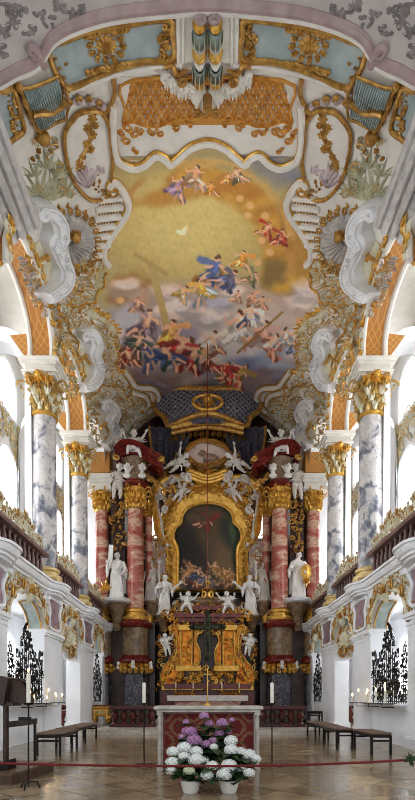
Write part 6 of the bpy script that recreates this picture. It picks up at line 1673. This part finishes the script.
HL = [(at(173, 752, 6.2), .075), (at(184, 748, 6.3), .085), (at(196, 752, 6.25), .08), (at(203, 761, 6.2), .07), (at(172, 763, 6.0), .08), (at(171, 771, 5.95), .06), (at(196, 760, 5.95), .085), (at(184, 757, 6.1), .07), (at(189, 771, 5.85), .065), (at(178, 744+12, 6.35), .07)]
hydrangea(at(190.5, 0, 6.02)[0], 6.02, 0, .115, .15, HL, ['petalw']*8+['petalg', 'petalw'], 'white hydrangea in the left white pot in front of the choir altar', 'potw', 3, 90)
HR = [(at(231, 741, 6.35), .08), (at(240, 753, 6.3), .085), (at(231, 750, 6.2), .08), (at(249, 755, 6.2), .08), (at(256, 759, 6.15), .06), (at(229, 766, 5.95), .09), (at(224, 775, 5.85), .085), (at(212, 766, 5.95), .07), (at(249, 773, 5.95), .065), (at(241, 769, 6.1), .06), (at(207, 776, 5.9), .075), (at(243, 763, 6.35), .07), (at(214, 747, 6.4), .05)]
hydrangea(at(229, 0, 6.02)[0], 6.02, 0, .115, .15, HR, ['petalw'], 'white hydrangea with wide drooping heads in the right white pot before the choir altar', 'potw', 5, 120)
HP = [(at(191, 732, 6.9), .085), (at(194, 741, 6.75), .1), (at(186, 731, 6.95), .06), (at(204, 716, 6.95), .065), (at(222, 723, 6.95), .075), (at(206, 745, 6.75), .075), (at(219, 733, 6.9), .07), (at(228, 732, 6.95), .05), (at(200, 735, 7.0), .05), (at(209, 724, 7.0), .06), (at(182, 737, 6.9), .05), (at(213, 741, 6.8), .06), (at(186, 722, 7.05), .045), (at(232, 720, 7.05), .04)]
hydrangea(at(209, 0, 6.85)[0], 6.85, 0, .16, .2, HP, ['petalp'], 'tall purple hydrangea in a brown pot behind the two white ones', 'potb', 8, 330)
mb = MB(); rr = random.Random(12)
b = at(233, 752, 6.1)

# votive ledges, iron grilles, candles
for s, sd in SIDES:
    fw = wall(s, 4.56)
    t = thing('votive_ledge', 'white stone ledge under the iron grille of the nearest %s arch' % sd, 'ledge', (s*4.55, 12.5, .93))
    MB().box(*sorted((s*4.32, s*4.9)), 11.2, 13.95, .93, .99, .012).build('slab', M['plaster'], t, False)
    MB().box(*sorted((s*4.44, s*4.6)), 11.2, 13.9, .84, .93, .02).build('moulding', M['plaster'], t, False)
    t = thing('candle_rack', 'black iron candle rack projecting from the ledge in the nearest %s arch' % sd, 'candle rack', (s*4.2, 12.8, .99))
    mb = MB(); mb.box(*sorted((s*4.08, s*4.4)), 11.6, 14.4, .985, 1.0)
    mb.build('tray', M['iron'], t, False)
    br = MB()
    for y in (11.9, 12.9, 13.9): br.tube([(s*4.45, y, .9), (s*4.15, y, .9), (s*4.15, y, .985)], .012, 6)
    br.build('bracket', M['iron'], t)
    for i, (a, b) in enumerate((ARCH[0], ARCH[2])):
        rr = random.Random(30+i)
        t = thing('iron_grille', 'black wrought-iron foliage grille filling the %s arch on the %s' % (('nearest', 'farthest')[i], sd), 'grille', (s*4.6, (a+b)/2, .99))
        c = (a+b)/2; hw = (b-a)/2; zb = .99 if i == 0 else .95
        poly = [(a+.05, zb+.1), (b-.05, zb+.1), (b-.05, 2.35), (b-.25, 2.4), (b-.5, 2.1), (c+.5, 2.35), (c+.25, 2.8), (c, 3.0), (c-.25, 2.8), (c-.5, 2.35), (a+.5, 2.1), (a+.25, 2.4), (a+.05, 2.35)]
        bars = MB()
        for k in range(int((b-a)/.14)):
            y = a+.1+k*.14; h = min(3.0, 1.9+.9*max(0, 1-abs(y-c)/.5)+.4*max(0, (abs(y-c)-hw+.5)/.5)); bars.tube([fw(y, zb, 0), fw(y, h-.1, 0)], .011, 5)
        for z in (zb+.05, 1.5): bars.tube([fw(a, z, 0), fw(b, z, 0)], .014, 5)
        bars.build('bars', M['iron'], t)
        lf = MB(); n = 0
        while n < (230 if i == 0 else 110):
            y, z = rr.uniform(a, b), rr.uniform(zb, 3.05)
            if not inside(poly, y, z): continue
            n += 1; q = rr.random()
            if q < .45: orn_line(lf, fw, (scroll2d if q < .25 else s2d)(y, z, rr.uniform(.1, .2), rr.uniform(0, 6.28)), .015, .03, 5, True)
            else: orn_spray(lf, fw, y, z, rr.uniform(0, 6.28), rr.uniform(.09, .14), 4, 2.4, .03, rr)
        lf.build('foliage', M['iron'], t)
    # votive candles
    rr = random.Random(40+s)
    if s < 0: cs = [(11.75, .22, 'tall candle at the near end'), (12.3, .12, 'short candle second from the near end'), (12.95, .1, 'small candle at the middle'), (13.4, .3, 'slim tall candle past the middle'), (13.75, .16, 'candle near the far end'), (14.0, .2, 'second candle from the far end'), (14.3, .17, 'last candle at the far end')]
    else: cs = [(11.7, .3, 'tall slim candle at the near end'), (12.0, .42, 'tallest candle, second from the near end'), (12.35, .3, 'thick candle third from the near end'), (12.65, .14, 'short glowing candle at the middle'), (13.0, .28, 'white candle past the middle'), (13.4, .22, 'third candle from the far end'), (13.8, .3, 'thick white candle near the far end'), (14.1, .2, 'second candle from the far end'), (14.35, .18, 'last candle at the far end')]
    for k, (y, h, lab) in enumerate(cs):
        x = s*(4.16+.1*(k % 2)); c = thing('votive_candle', '%s of the %s votive rack' % (lab, sd), 'candle', (x, y, 1.0), 'votive candles on the iron racks')
        MB().lathe([(.026, 1.0), (.025, 1.0+h), (.01, 1.0+h+.005)], (x, y, 0), 10).build('wax', M['wax'], c); flame(x, y, 1.0+h+.004, c, 1.6)
# ================================================================== LIGHT, CAMERA
w = bpy.data.worlds.new('daylight'); sc.world = w; w.use_nodes = True
bg = w.node_tree.nodes['Background']; bg.inputs['Color'].default_value = (.92, .96, 1, 1); bg.inputs['Strength'].default_value = .42
cam = bpy.data.cameras.new('camera'); co = bpy.data.objects.new('camera', cam); COL.objects.link(co)
co.location = (0, 0, EYE); co.rotation_euler = (PI/2, 0, 0)
cam.sensor_fit = 'VERTICAL'; cam.sensor_height = 36; cam.sensor_width = 36; cam.lens = 36*F/800
cam.shift_y = (HY-400)/800; cam.shift_x = 0; cam.clip_start = .05; cam.clip_end = 200
sc.camera = co
vs = sc.view_settings; vs.view_transform = 'Standard'; vs.look = 'None'; vs.gamma = 1; vs.use_curve_mapping = False; vs.exposure = 1.3
sc.cycles.use_denoising = True
sc.cycles.filter_width = .9
sc.cycles.denoising_input_passes = 'RGB_ALBEDO_NORMAL'
sc.cycles.denoising_prefilter = 'ACCURATE'
sc.cycles.max_bounces = 8; sc.cycles.diffuse_bounces = 5; sc.cycles.glossy_bounces = 3
sc.cycles.sample_clamp_indirect = 6
